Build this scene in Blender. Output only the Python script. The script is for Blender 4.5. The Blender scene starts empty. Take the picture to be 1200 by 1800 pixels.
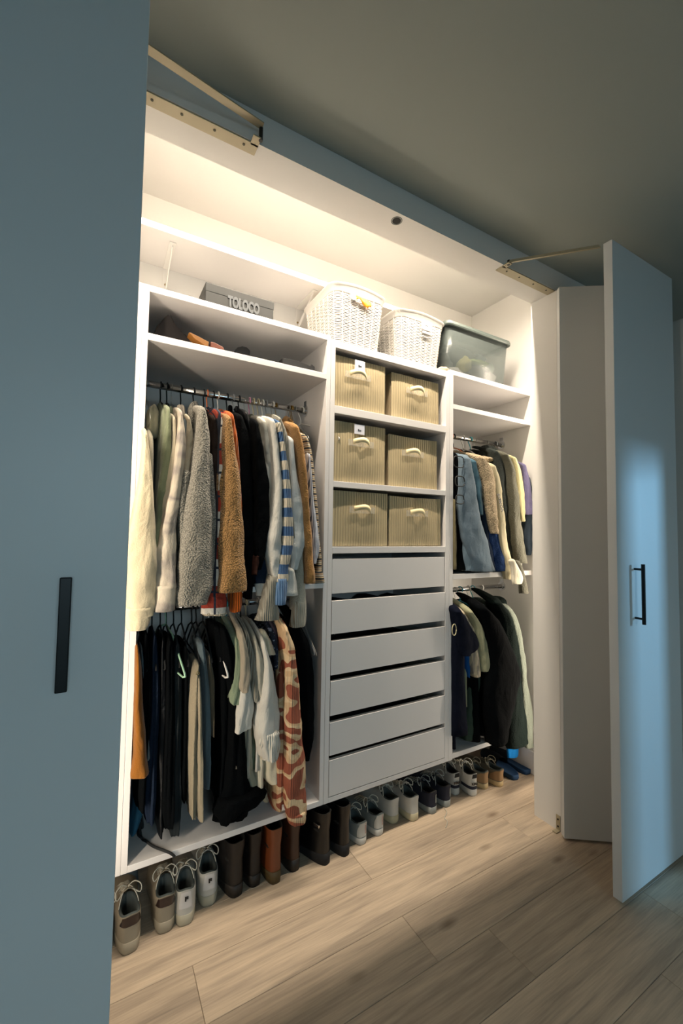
import bpy, math, random
from mathutils import Vector, Matrix, noise
random.seed(7)
pi = math.pi; sin = math.sin; cos = math.cos
S = bpy.context.scene
COL = S.collection
# ------------------------------------------------------------------ camera
CAM = Vector((0, -1.536, 1.312)); FPX = 741.436
yaw, tilt, roll = -0.52465344, 1.61935293, 0.01582724
MR = Matrix.Rotation(yaw, 3, 'Z') @ Matrix.Rotation(tilt, 3, 'X') @ Matrix.Rotation(roll, 3, 'Z')
cd = bpy.data.cameras.new('camera'); cam = bpy.data.objects.new('camera', cd); COL.objects.link(cam)
cam.matrix_world = Matrix.Translation(CAM) @ MR.to_4x4()
cd.sensor_fit = 'VERTICAL'; cd.sensor_height = 36; cd.lens = FPX / 1800 * 36; cd.clip_start = .05
S.camera = cam
# ------------------------------------------------------------------ world, lights, exposure
S.view_settings.view_transform = 'Standard'; S.view_settings.look = 'None'
S.view_settings.gamma = 1; S.view_settings.exposure = 0.0; S.view_settings.use_curve_mapping = False
W = bpy.data.worlds.new('world'); S.world = W; W.use_nodes = True
W.node_tree.nodes['Background'].inputs[0].default_value = (.36, .60, .72, 1)
W.node_tree.nodes['Background'].inputs[1].default_value = 2.0
def area(name, loc, d, sx, sy, power, color, spread=180):
    l = bpy.data.lights.new(name, 'AREA'); l.shape = 'RECTANGLE'; l.size = sx; l.size_y = sy
    l.energy = power; l.color = color; l.spread = math.radians(spread)
    o = bpy.data.objects.new(name, l); COL.objects.link(o); o.location = loc
    o.rotation_euler = Vector(d).to_track_quat('-Z', 'Y').to_euler()
    return o
WARM = (1, .865, .70)
# light strips on the inner side of the closet front wall: along the head and beside both jambs
area('head_strip_light', (.9, -.212, 2.735), (0, .12, -.99), 1.8, .015, 42, WARM, 150)
area('left_strip_light', (-.04, -.185, 1.3), (.82, .57, 0), .012, 2.2, 4.0, WARM, 116)
area('right_strip_light', (2.10, -.205, 1.25), (-.6, .8, 0), .012, 2.3, 6, WARM, 108)
# daylight: a bright piece of sky beyond the window in the right wall, soft light from the rear window
area('sky_patch_light', (5.6, -4.7, 1.9), (-1, 1, -.2), .24, .45, 21, (.30, .66, 1), 60)
area('rear_sky_light', (.3, -7, 2.45), (0, 1, -.12), 2.2, 1.2, 74, (.62, .84, .94))

# ------------------------------------------------------------------ picture measurement helpers
def ray(u, v):
    return MR @ Vector(((u - 600) / FPX, (900 - v) / FPX, -1.0))
def at(u, v, Y):
    d = ray(u, v); t = (Y - CAM.y) / d.y; return CAM + d * t
def atz(u, v, z=0):
    d = ray(u, v); t = (z - CAM.z) / d.z; return CAM + d * t

# ------------------------------------------------------------------ mesh helpers
class MB:
    def __init__(s): s.v = []; s.f = []
    def box(s, a, b):
        n = len(s.v); (x0, y0, z0), (x1, y1, z1) = a, b
        s.v += [(x0,y0,z0),(x1,y0,z0),(x1,y1,z0),(x0,y1,z0),(x0,y0,z1),(x1,y0,z1),(x1,y1,z1),(x0,y1,z1)]
        s.f += [tuple(n+i for i in q) for q in ((3,2,1,0),(4,5,6,7),(0,1,5,4),(1,2,6,5),(2,3,7,6),(3,0,4,7))]
        return s
    def rings(s, R, cap0=True, cap1=True, closed=True):
        n = len(s.v); k = len(R[0])
        for r in R: s.v += [tuple(p) for p in r]
        for i in range(len(R)-1):
            for j in range(k if closed else k-1):
                a = n+i*k+j; b = n+i*k+(j+1) % k
                s.f.append((a, b, b+k, a+k))
        if cap0: s.f.append(tuple(n+j for j in reversed(range(k))))
        if cap1: s.f.append(tuple(n+(len(R)-1)*k+j for j in range(k)))
        return s
    def tube(s, P, r, k=8, cap=True):
        P = [Vector(p) for p in P]; R = []
        up = None
        for i, p in enumerate(P):
            t = (P[min(i+1, len(P)-1)] - P[max(i-1, 0)]).normalized()
            if up is None:
                up = t.orthogonal().normalized()
            up = (up - t * up.dot(t)).normalized(); w = t.cross(up)
            rr = r[i] if isinstance(r, (list, tuple)) else r
            R.append([p + up*rr*cos(2*pi*j/k) + w*rr*sin(2*pi*j/k) for j in range(k)])
        return s.rings(R, cap, cap)
    def build(s, name, m, parent=None, smooth=False, bevel=0, off=None):
        me = bpy.data.meshes.new(name); me.from_pydata(s.v, [], s.f); me.update()
        if m: me.materials.append(m)
        if smooth: me.polygons.foreach_set('use_smooth', [True]*len(me.polygons))
        o = bpy.data.objects.new(name, me); COL.objects.link(o)
        if parent:
            o.parent = parent
            wl = wloc(parent); me.transform(Matrix.Translation(-wl))
            if parent.rotation_euler.z: me.transform(Matrix.Rotation(-parent.rotation_euler.z, 4, 'Z'))
        if off is not None:
            me.transform(Matrix.Translation(-Vector(off))); o.location = off
        if bevel:
            b = o.modifiers.new('b', 'BEVEL'); b.width = bevel; b.segments = 2; b.limit_method = 'ANGLE'
        return o
def wloc(o):
    l = Vector(o.location); p = o.parent
    while p: l = l + Vector(p.location); p = p.parent
    return l
def tag(o, label=None, cat=None, group=None, kind=None):
    if label: o['label'] = label
    if cat: o['category'] = cat
    if group: o['group'] = group
    if kind: o['kind'] = kind
    return o
def thing(name, label, cat, loc=(0,0,0), group=None, kind=None):
    o = bpy.data.objects.new(name, None); COL.objects.link(o); o.location = loc
    o.empty_display_size = .05
    return tag(o, label, cat, group, kind)
def catmull(P, n):
    """resample list of tuples smoothly"""
    P = [tuple(p) for p in P]; out = []; m = len(P)-1
    for i in range(n):
        t = i/(n-1)*m; k = min(int(t), m-1); u = t-k
        p0 = P[max(k-1,0)]; p1 = P[k]; p2 = P[k+1]; p3 = P[min(k+2,m)]
        out.append(tuple(.5*((2*b)+(-a+c)*u+(2*a-5*b+4*c-d)*u*u+(-a+3*b-3*c+d)*u**3) for a,b,c,d in zip(p0,p1,p2,p3)))
    return out

# ------------------------------------------------------------------ materials
def hexc(h):
    c = [int(h[i:i+2], 16)/255 for i in (0,2,4)]
    return tuple(x/12.92 if x <= .04045 else ((x+.055)/1.055)**2.4 for x in c) + (1,)
MC = {}
def mat(name, col, rough=.6, metal=0, bump=None, spec=.5, alpha=1, trans=0, sheen=0, var=0, emit=None):
    """bump=(kind,scale,strength[,stretch])"""
    if name in MC: return MC[name]
    m = bpy.data.materials.new(name); m.use_nodes = True; nt = m.node_tree; N = nt.nodes; L = nt.links
    B = N['Principled BSDF']; c = hexc(col) if isinstance(col, str) else col
    B.inputs['Base Color'].default_value = c; B.inputs['Roughness'].default_value = rough
    B.inputs['Metallic'].default_value = metal; B.inputs['Specular IOR Level'].default_value = spec
    B.inputs['Alpha'].default_value = alpha; B.inputs['Transmission Weight'].default_value = trans
    if sheen: B.inputs['Sheen Weight'].default_value = sheen
    if emit: B.inputs['Emission Color'].default_value = emit[0]; B.inputs['Emission Strength'].default_value = emit[1]
    tc = N.new('ShaderNodeTexCoord')
    if bump:
        mp = N.new('ShaderNodeMapping'); L.new(tc.outputs['Object'], mp.inputs[0])
        if len(bump) > 3: mp.inputs['Scale'].default_value = bump[3]
        kd = bump[0]
        if kd == 'noise': t = N.new('ShaderNodeTexNoise'); t.inputs['Scale'].default_value = bump[1]; t.inputs['Detail'].default_value = 4; out = t.outputs[0]
        elif kd == 'voronoi': t = N.new('ShaderNodeTexVoronoi'); t.inputs['Scale'].default_value = bump[1]; out = t.outputs['Distance']
        elif kd in ('rib', 'weave'):
            t = N.new('ShaderNodeTexWave'); t.bands_direction = 'X' if kd == 'rib' else 'Z'; t.inputs['Scale'].default_value = bump[1]; t.inputs['Distortion'].default_value = 0; out = t.outputs['Fac']
        L.new(mp.outputs[0], t.inputs['Vector'])
        b = N.new('ShaderNodeBump'); b.inputs['Strength'].default_value = bump[2]; b.inputs['Distance'].default_value = .004
        L.new(out, b.inputs['Height']); L.new(b.outputs[0], B.inputs['Normal'])
        if name.startswith('fabric'):
            w1 = N.new('ShaderNodeMapping'); w1.inputs['Scale'].default_value = (1, 1, .45); L.new(tc.outputs['Object'], w1.inputs[0])
            w2 = N.new('ShaderNodeTexNoise'); w2.inputs['Scale'].default_value = 16; w2.inputs['Detail'].default_value = 3; w2.inputs['Distortion'].default_value = .8; L.new(w1.outputs[0], w2.inputs['Vector'])
            w3 = N.new('ShaderNodeBump'); w3.inputs['Strength'].default_value = .55; w3.inputs['Distance'].default_value = .02; L.new(w2.outputs[0], w3.inputs['Height']); L.new(w3.outputs[0], b.inputs['Normal'])
        if var and kd != 'noise' :
            mx = N.new('ShaderNodeMix'); mx.data_type = 'RGBA'; mx.inputs['A'].default_value = tuple(x*(1-var) for x in c[:3])+(1,); mx.inputs['B'].default_value = tuple(min(1,x*(1+var*.5)) for x in c[:3])+(1,)
            if kd == 'voronoi':
                iv = N.new('ShaderNodeMath'); iv.operation = 'MULTIPLY_ADD'; iv.inputs[1].default_value = -1.6; iv.inputs[2].default_value = 1.1; iv.use_clamp = True; L.new(out, iv.inputs[0]); out = iv.outputs[0]
                b.invert = True
            L.new(out, mx.inputs['Factor']); L.new(mx.outputs['Result'], B.inputs['Base Color'])
    if var and not (bump and bump[0] != 'noise'):
        t = N.new('ShaderNodeTexNoise'); t.inputs['Scale'].default_value = 9; t.inputs['Detail'].default_value = 3; L.new(tc.outputs['Object'], t.inputs['Vector'])
        mx = N.new('ShaderNodeMix'); mx.data_type = 'RGBA'; mx.inputs['A'].default_value = tuple(x*(1-var) for x in c[:3])+(1,); mx.inputs['B'].default_value = tuple(min(1,x*(1+var)) for x in c[:3])+(1,)
        L.new(t.outputs[0], mx.inputs['Factor']); L.new(mx.outputs['Result'], B.inputs['Base Color'])
    MC[name] = m; return m
def ramp_mat(name, mode, cols, scale, bumpk=('noise', 300, .3), rough=.85, offs=0.0):
    """cols = [(pos, hex)] constant ramp. mode: stripes (along z), camo, tie, plaid, vstripe"""
    m = mat(name, cols[0][1], rough, bump=bumpk); nt = m.node_tree; N = nt.nodes; L = nt.links; B = N['Principled BSDF']
    for l in list(B.inputs['Base Color'].links): L.remove(l)
    tc = N.new('ShaderNodeTexCoord'); cr = N.new('ShaderNodeValToRGB')
    cr.color_ramp.interpolation = 'LINEAR' if mode == 'tie' else 'CONSTANT'
    el = cr.color_ramp.elements
    while len(el) < len(cols): el.new(.5)
    for e, (p, h) in zip(el, cols): e.position = p; e.color = hexc(h)
    if mode in ('stripes', 'vstripe'):
        sp = N.new('ShaderNodeSeparateXYZ'); L.new(tc.outputs['Object'], sp.inputs[0])
        a = N.new('ShaderNodeMath'); a.operation = 'MULTIPLY_ADD'; a.inputs[1].default_value = scale; a.inputs[2].default_value = offs; L.new(sp.outputs['Z' if mode == 'stripes' else 'X'], a.inputs[0])
        fr = N.new('ShaderNodeMath'); fr.operation = 'FRACT'; L.new(a.outputs[0], fr.inputs[0]); L.new(fr.outputs[0], cr.inputs[0])
    else:
        t = N.new('ShaderNodeTexNoise'); t.inputs['Scale'].default_value = scale; t.inputs['Detail'].default_value = 1.0
        mp = N.new('ShaderNodeMapping'); L.new(tc.outputs['Object'], mp.inputs[0]); mp.inputs['Scale'].default_value = (1, 1, 1.7)
        L.new(mp.outputs[0], t.inputs['Vector']); L.new(t.outputs[0], cr.inputs[0])
    L.new(cr.outputs[0], B.inputs['Base Color']); return m
WHITE = mat('white_paint', 'dcdad6', .55, bump=('noise', 120, .03))
LAM = mat('white_laminate', 'd6d3d1', .38, bump=('noise', 60, .015))
DOORM = mat('door_white', 'd2d4d4', .42)
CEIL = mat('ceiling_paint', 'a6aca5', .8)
CHROME = mat('chrome', 'd8d8d8', .18, 1); STEEL = mat('zinc_metal', 'a89e84', .45, .25)
BLACKM = mat('black_metal', '0a0c0d', .4, .2); DARK = mat('dark_hole', '0b0d0d', .8)
# ================================================================== structure
H = 2.565; HC = 2.78; YO = -.36; YI = -.227; XJL = -.10; XJR = 1.831; ZH = 2.467
XW = 2.135; YB = .44; XRM = 2.85; XLM = -1.7; YRM = -4.6
def struct(name, m, boxes, label, cat, parent=None, bevel=0):
    b = MB()
    for a, c in boxes: b.box(a, c)
    o = b.build(name, m, parent, bevel=bevel)
    if not parent: tag(o, label, cat, kind='structure')
    return o
fl = struct('floor', mat('floor_base', '76695a', .8), [((XLM, YRM, -.05), (XRM, YB, -.0065))], 'pale oak laminate plank floor', 'floor')
# planks
pm = bpy.data.materials.new('oak_laminate'); pm.use_nodes = True
N = pm.node_tree.nodes; L = pm.node_tree.links; B = N['Principled BSDF']
B.inputs['Roughness'].default_value = .5; B.inputs['Specular IOR Level'].default_value = .35
tc = N.new('ShaderNodeTexCoord'); oi = N.new('ShaderNodeObjectInfo')
def math_(op, a, b=None, c=None):
    n = N.new('ShaderNodeMath'); n.operation = op
    for i, x in enumerate((a, b, c)):
        if x is None: continue
        if isinstance(x, (int, float)): n.inputs[i].default_value = x
        else: L.new(x, n.inputs[i])
    return n.outputs[0]
rnd = math_('MULTIPLY', oi.outputs['Random'], 37.0)
cmb = N.new('ShaderNodeCombineXYZ'); L.new(rnd, cmb.inputs[0]); L.new(rnd, cmb.inputs[1]); L.new(rnd, cmb.inputs[2])
va = N.new('ShaderNodeVectorMath'); va.operation = 'ADD'; L.new(tc.outputs['Object'], va.inputs[0]); L.new(cmb.outputs[0], va.inputs[1])
def noise_(scale, st, det=5, dist=0):
    mp = N.new('ShaderNodeMapping'); mp.inputs['Scale'].default_value = st; L.new(va.outputs[0], mp.inputs[0])
    t = N.new('ShaderNodeTexNoise'); t.inputs['Scale'].default_value = scale; t.inputs['Detail'].default_value = det; t.inputs['Distortion'].default_value = dist
    L.new(mp.outputs[0], t.inputs['Vector']); return t.outputs[0]
g1 = noise_(4, (.5, 7, 1), 6, .6); g2 = noise_(9, (1, 22, 1), 5, .25); g3 = noise_(2.2, (1, 3, 1), 2)
vr = N.new('ShaderNodeTexVoronoi'); mpv = N.new('ShaderNodeMapping'); mpv.inputs['Scale'].default_value = (1.5, 3.6, 1); L.new(va.outputs[0], mpv.inputs[0]); L.new(mpv.outputs[0], vr.inputs['Vector']); vr.inputs['Scale'].default_value = 1.5
knot = N.new('ShaderNodeMapRange'); L.new(vr.outputs['Distance'], knot.inputs[0]); knot.inputs[1].default_value = .02; knot.inputs[2].default_value = .11; knot.inputs[3].default_value = 1; knot.inputs[4].default_value = 0
cr = N.new('ShaderNodeValToRGB'); e = cr.color_ramp.elements
e[0].position = .30; e[0].color = hexc('897c6e'); e[1].position = .68; e[1].color = hexc('cdb9a0')
e2 = e.new(.5); e2.color = hexc('b2a08b')
s1 = math_('MULTIPLY', g1, .55); s2 = math_('MULTIPLY_ADD', g2, .30, s1); s3 = math_('MULTIPLY_ADD', g3, .15, s2)
L.new(s3, cr.inputs[0])
mk = N.new('ShaderNodeMix'); mk.data_type = 'RGBA'; mk.inputs['B'].default_value = hexc('5a4735'); L.new(cr.outputs[0], mk.inputs['A']); L.new(math_('MULTIPLY', knot.outputs[0], .6), mk.inputs['Factor'])
hs = N.new('ShaderNodeHueSaturation'); L.new(mk.outputs['Result'], hs.inputs['Color']); L.new(math_('MULTIPLY_ADD', oi.outputs['Random'], .16, .92), hs.inputs['Value'])
L.new(hs.outputs[0], B.inputs['Base Color'])
bp = N.new('ShaderNodeBump'); bp.inputs['Strength'].default_value = .10; bp.inputs['Distance'].default_value = .002; L.new(g2, bp.inputs['Height']); L.new(bp.outputs[0], B.inputs['Normal'])
PW = .1775; PL = 1.38; rowoff = {-3: 1.18, -2: .958, -1: .28, 0: .953-.35, 1: .5, 2: 1.0, -4: .45, -5: 1.52-.0, -6: .3}
r0 = -163e-3
j = -10
while r0 + j*PW < YB - .01:
    ya = r0 + j*PW; yb_ = min(ya + PW, YB); k = -j
    off = {2: .958 , 3: 1.18, 4: .42, 5: 1.52, 1: .30, 0: .953, -1: .1, -2: .7, -3: 1.2}.get(k, (j*.53) % PL)
    x = off - 3*PL
    while x < XRM:
        xa = max(x, XLM); xb = min(x + PL, XRM)
        if xb > xa + .01 and xb > -.6:
            b = MB(); g = .0004; c = .0009; h = 0.0
            R = [[(xa+g, ya+g, -.006), (xb-g, ya+g, -.006), (xb-g, yb_-g, -.006), (xa+g, yb_-g, -.006)],
                 [(xa+g, ya+g, -.0012), (xb-g, ya+g, -.0012), (xb-g, yb_-g, -.0012), (xa+g, yb_-g, -.0012)],
                 [(xa+g+c, ya+g+c, 0), (xb-g-c, ya+g+c, 0), (xb-g-c, yb_-g-c, 0), (xa+g+c, yb_-g-c, 0)]]
            b.rings(R, False, True)
            b.build('plank', pm, fl, off=None)
        x += PL
    j += 1
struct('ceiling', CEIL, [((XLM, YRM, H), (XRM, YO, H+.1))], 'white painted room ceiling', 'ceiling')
struct('ceiling', WHITE, [((-.25, YI, HC), (XW+.05, YB+.05, HC+.08))], 'white ceiling inside the closet, above the front wall head', 'ceiling')
struct('wall_front', WHITE, [((XLM, YO, 0), (XJL, YI, H+.3)), ((XJR, YO, 0), (XRM, YI, H+.3)), ((XJL, YO, ZH), (XJR, YI, H+.3))], 'white wall with the wide closet opening', 'wall')
struct('wall_back', WHITE, [((-.25, YB, 0), (XW+.05, YB+.08, HC))], 'white back wall of the closet', 'wall')
struct('wall_left', WHITE, [((-.25, YI, 0), (-.17, YB, HC))], 'white left wall inside the closet', 'wall')
struct('wall_right', WHITE, [((XW, YI, 0), (XW+.08, YB, HC))], 'white right wall inside the closet beside the hanging clothes', 'wall')
struct('baseboard_right', WHITE, [((XW-.016, YI, 0), (XW, YB, .125))], 'white baseboard along the right closet wall', 'baseboard', bevel=.004)
struct('baseboard_back', WHITE, [((-.17, YB-.014, 0), (XW-.016, YB, .11))], 'white baseboard behind the shoes', 'baseboard', bevel=.003)
# room walls outside the frame, with the two windows that give the daylight
struct('wall_room_right', WHITE, [((XRM, YRM, 0), (XRM+.1, -1.94, H)), ((XRM, -1.63, 0), (XRM+.1, YO, H)), ((XRM, -1.94, 1.7), (XRM+.1, -1.63, H)), ((XRM, -1.94, 0), (XRM+.1, -1.63, .1))], 'white room wall beyond the right folding door', 'wall')
struct('wall_room_left', WHITE, [((XLM-.1, YRM, 0), (XLM, YO, H))], 'white room wall left of the camera', 'wall')
struct('wall_room_rear', WHITE, [((XLM, YRM-.1, 0), (-.7, YRM, H)), ((1.1, YRM-.1, 0), (XRM, YRM, H)), ((-.7, YRM-.1, 2.2), (1.1, YRM, H)), ((-.7, YRM-.1, 0), (1.1, YRM, .8))], 'white room wall behind the camera with a window', 'wall')
# cable hole in the head
b = MB(); R = []
for r_, z_ in ((.0165, ZH+.02), (.0165, ZH+.001), (.0185, ZH-.0012), (.021, ZH-.001), (.021, ZH+.001)):
    R.append([(.916+r_*cos(2*pi*i/24), -.326+r_*sin(2*pi*i/24), z_) for i in range(24)])
b.rings(R, False, False); sk = thing('ceiling_socket', 'small round dark socket set in the underside of the closet head', 'socket', (.916, -.326, ZH))
b.build('rim', mat('socket_rim', '6a6f6c', .4, .3), sk, True)
b = MB(); b.tube([(.916, -.326, ZH-.0008), (.916, -.326, ZH-.0003)], .0163, 24); b.build('cup', DARK, sk)

# ------------------------------------------------------------------ folding doors
def leafbox(p0, p1, th, z0, z1):
    """vertical slab from p0 to p1 (xy), thickness th to the left of direction"""
    d = (Vector(p1)-Vector(p0)).normalized(); n = Vector((-d.y, d.x))*th
    q = [Vector(p0), Vector(p1), Vector(p1)+n, Vector(p0)+n]
    b = MB(); b.rings([[(a.x, a.y, z0) for a in q], [(a.x, a.y, z1) for a in q]]); return b
def handle(parent, x, y, z0, z1, flat):
    b = MB()
    if flat: b.box((x-.0085, y-.024, z0), (x+.0085, y-.016, z1))
    else: b.tube([(x, y-.030, z0), (x, y-.030, z1)], .0065, 10)
    for z in (z0+.02, z1-.02): b.tube([(x, y-(.02 if flat else .03), z), (x, y, z)], .0042, 8)
    return b.build('handle', BLACKM, parent, bevel=.002 if flat else 0)
def bracket(parent, xa, xb, side):
    b = MB(); z = ZH
    xp = xb-.012 if side > 0 else xa+.012
    # L shaped rail: plate on the soffit with a notch at the pivot end
    b.box((xa, -.358, z-.004), (xb, -.318, z)); b.box((xp-.012, -.385, z-.004), (xp+.012, -.35, z))
    o = b.build('track_plate', STEEL, parent, bevel=.001)
    for t in (.12, .35, .62, .88):
        x = xa+(xb-xa)*t; c = MB(); c.tube([(x, -.341, z-.0055), (x, -.341, z-.003)], .004, 8); c.build('screw', mat('screw', '3a3a30', .4, .8), o)
d1 = thing('door_1', 'white folding closet door on the left with a flat black handle', 'door', (-.1, -.4, 0), kind='structure')
lf = leafbox((-.46, -.694), (.050, -.694), .033, .012, 2.452).build('leaf', DOORM, d1, bevel=.0015)
handle(lf, -.040, -.694, 1.048, 1.232, True)
leafbox((-.455, -.648), (-.075, -.385), .033, .012, 2.452).build('leaf', DOORM, d1, bevel=.0015)
bracket(d1, .045, .375, 1)
b = MB(); b.tube([(.375, -.378, 2.497), (.14, -.43, 2.497), (.03, -.655, 2.43)], .0045, 6); b.v = [(x, y, z) for x, y, z in b.v]
b = MB(); q = [(.378, -.385, 2.503), (.05, -.455, 2.478), (.02, -.6, 2.462)]
b.rings([[(x, y-.012, z-.002), (x, y+.012, z-.002), (x, y+.012, z+.002), (x, y-.012, z+.002)] for x, y, z in q])
arm = b.build('folding_arm', STEEL, d1)
b = MB(); b.tube([(.375, -.378, 2.462), (.375, -.378, 2.504)], .006, 12); b.build('pivot', BLACKM, arm)
d2 = thing('door_2', 'white folding closet door on the right standing open with a slim handle', 'door', (1.83, -.4, 0), kind='structure')
lf = leafbox((1.666, -.694), (2.150, -.694), .033, .012, 2.452).build('leaf', DOORM, d2, bevel=.0015)
handle(lf, 1.787, -.694, .985, 1.21, False)
leafbox((1.790, -.400), (2.110, -.625), .030, .012, 2.452).build('leaf', DOORM, d2, bevel=.0015)
bracket(d2, 1.462, 1.825, -1)
b = MB(); q = [(1.475, -.375, 2.478), (1.68, -.64, 2.462)]
b.rings([[(x-.006, y-.002, z-.008), (x+.006, y-.002, z-.008), (x+.006, y+.002, z+.004), (x-.006, y+.002, z+.004)] for x, y, z in q])
arm = b.build('folding_arm', STEEL, d2)
b = MB(); b.tube([(1.475, -.375, 2.462), (1.475, -.375, 2.482)], .006, 12); b.build('pivot', BLACKM, arm)
b = MB(); b.box((XJR-.003, -.357, .002), (XJR, -.337, .068)); b.box((XJR-.03, -.357, .001), (XJR, -.337, .006))
hb = b.build('pivot_bracket', STEEL, d2, bevel=.001)
for z in (.02, .05): c = MB(); c.tube([(XJR-.005, -.347, z), (XJR-.002, -.347, z)], .004, 8); c.build('screw', BLACKM, hb)

# ------------------------------------------------------------------ wardrobe units
def rod(parent, xa, xb, z, y=.2):
    b = MB(); b.tube([(xa, y, z), (xb, y, z)], .0125, 16)
    r_ = b.build('clothes_rod', CHROME, parent, True)
    for x, s in ((xa, 1), (xb, -1)):
        c = MB(); c.tube([(x, y, z), (x+.006*s, y, z)], .026, 16); c.tube([(x, y, z), (x+.014*s, y, z)], .0165, 16); c.box((min(x, x+.004*s), y-.012, z), (max(x, x+.004*s), y+.012, z+.045))
        c.build('rod_bracket', CHROME, r_)
def board(parent, name, a, c, m=None):
    b = MB(); b.box(a, c); return b.build(name, m or LAM, parent, bevel=.0012)
UB = .222; UT = 2.14
u1 = thing('wardrobe_unit', 'white open wardrobe bay on the left with two shelves and two rods', 'wardrobe', (.46, .2, UB), group=None)
board(u1, 'filler_panel', (.080, 0, UB), (.1055, .03, UT)); board(u1, 'side_panel', (.106, 0, UB), (.125, YB, UT)); board(u1, 'side_panel', (.807, 0, UB), (.8255, YB, UT))
board(u1, 'top_board', (.125, 0, 2.118), (.807, YB, UT)); board(u1, 'shelf', (.125, 0, 1.951), (.807, YB, 1.975))
board(u1, 'shelf', (.125, .0, 1.084), (.807, YB, 1.104)); board(u1, 'bottom_board', (.125, 0, UB), (.807, YB, .243))
rod(u1, .125, .807, 1.864); rod(u1, .125, .807, 1.015)
u2 = thing('drawer_unit', 'white centre unit with fabric box cubbies above six flat drawers', 'drawer unit', (1.165, .2, UB))
board(u2, 'side_panel', (.8265, 0, UB), (.848, YB, 2.128)); board(u2, 'side_panel', (1.480, 0, UB), (1.5045, YB, 2.128))
board(u2, 'top_board', (.848, 0, 2.096), (1.480, YB, 2.128))
for z0, z1 in ((1.815, 1.848), (1.502, 1.527), (1.224, 1.252)): board(u2, 'shelf', (.848, 0, z0), (1.480, YB, z1))
board(u2, 'bottom_board', (.848, 0.0, UB), (1.480, YB, .242)); board(u2, 'back_panel', (.848, YB-.006, .242), (1.480, YB, 2.096))
for k, (z0, z1) in enumerate(((1.058, 1.201), (.893, 1.029), (.7265, .8655), (.564, .702), (.406, .537), (.245, .387))):
    y0 = .0 if k else .003
    b = MB(); b.box((.8505, y0, z0), (1.4785, y0+.018, z1)); dr = b.build('drawer', LAM, u2, bevel=.001)
    b = MB()
    b.box((.862, y0+.018, z0+.012), (.872, .40, z1-.035)); b.box((1.457, y0+.018, z0+.012), (1.467, .40, z1-.035))
    b.box((.872, .39, z0+.012), (1.457, .40, z1-.035)); b.box((.872, y0+.018, z0+.012), (1.457, .39, z0+.02))
    b.build('drawer_box', LAM, dr)
    # folded clothes in the drawer, dark
    b = MB(); n = 12
    b.rings([[(.88+.57*i/n, .03+.34*j_, z0+.022+(z1-z0-.075+.02*sin(i*1.7+k*2)+.012*sin(i*4.1))*(1-(abs(i/n-.5)*2)**8)) for i in range(n+1)] + [(1.45, .03+.34*j_, z0+.021), (.88, .03+.34*j_, z0+.021)] for j_ in (0, .3, .6, 1)])
    b.build('folded_clothes', mat(('drawer_dark', 'drawer_navy', 'drawer_brown')[k % 3], ('14181a', '1a2230', '2c241d')[k % 3], .9), dr, True)
u3 = thing('wardrobe_unit', 'white open wardrobe bay on the right with two shelves and two rods', 'wardrobe', (1.82, .2, UB))
board(u3, 'side_panel', (1.5055, 0, UB), (1.530, YB, UT)); board(u3, 'top_board', (1.530, 0, 2.116), (XW, YB, UT)); board(u3, 'shelf', (1.530, 0, 1.944), (XW, YB, 1.968))
board(u3, 'shelf', (1.530, 0, 1.089), (XW, YB, 1.115)); board(u3, 'bottom_board', (1.530, 0, .227), (XW, YB, .25))
rod(u3, 1.530, XW, 1.864); rod(u3, 1.530, XW, 1.003)
# floating shelf with brackets
sh = thing('wall_shelf', 'white floating shelf across the back wall above the units', 'shelf', (.7, .3, 2.48))
board(sh, 'shelf_board', (-.17, .19, 2.470), (1.56, YB, 2.496))
for x in (.222, .86, 1.45):
    b = MB(); b.box((x-.012, YB-.004, 2.33), (x+.012, YB, 2.470)); b.box((x-.012, .235, 2.466), (x+.012, YB, 2.470))
    b.rings([[(x-.002, YB-.004, 2.345), (x+.002, YB-.004, 2.345), (x+.002, YB-.004, 2.375), (x-.002, YB-.004, 2.375)], [(x-.002, .25, 2.458), (x+.002, .25, 2.458), (x+.002, .25, 2.469), (x-.002, .25, 2.469)]])
    k = b.build('shelf_bracket', WHITE, sh)
    c = MB(); c.tube([(x, YB-.007, 2.395), (x, YB-.003, 2.395)], .005, 8); c.build('screw', mat('screw_tan', '8a7650', .4, .6), k)
# light strips themselves
def strip(name, a, c, label):
    o = MB().box(a, c).build(name, mat('led_strip', 'fff0d0', .5, emit=((1, .82, .6, 1), 6)), None)
    tag(o, label, 'light strip')
strip('light_strip', (.0, -.2268, 2.745), (1.8, -.2200, 2.757), 'warm light strip along the inner side of the closet head')
strip('light_strip', (-.102, YI+.001, .5), (-.09, YI+.008, 2.4), 'warm light strip beside the left jamb inside the closet')
strip('light_strip', (2.095, YI+.001, .15), (2.107, YI+.008, 2.4), 'warm light strip in the front right corner inside the closet')
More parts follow.
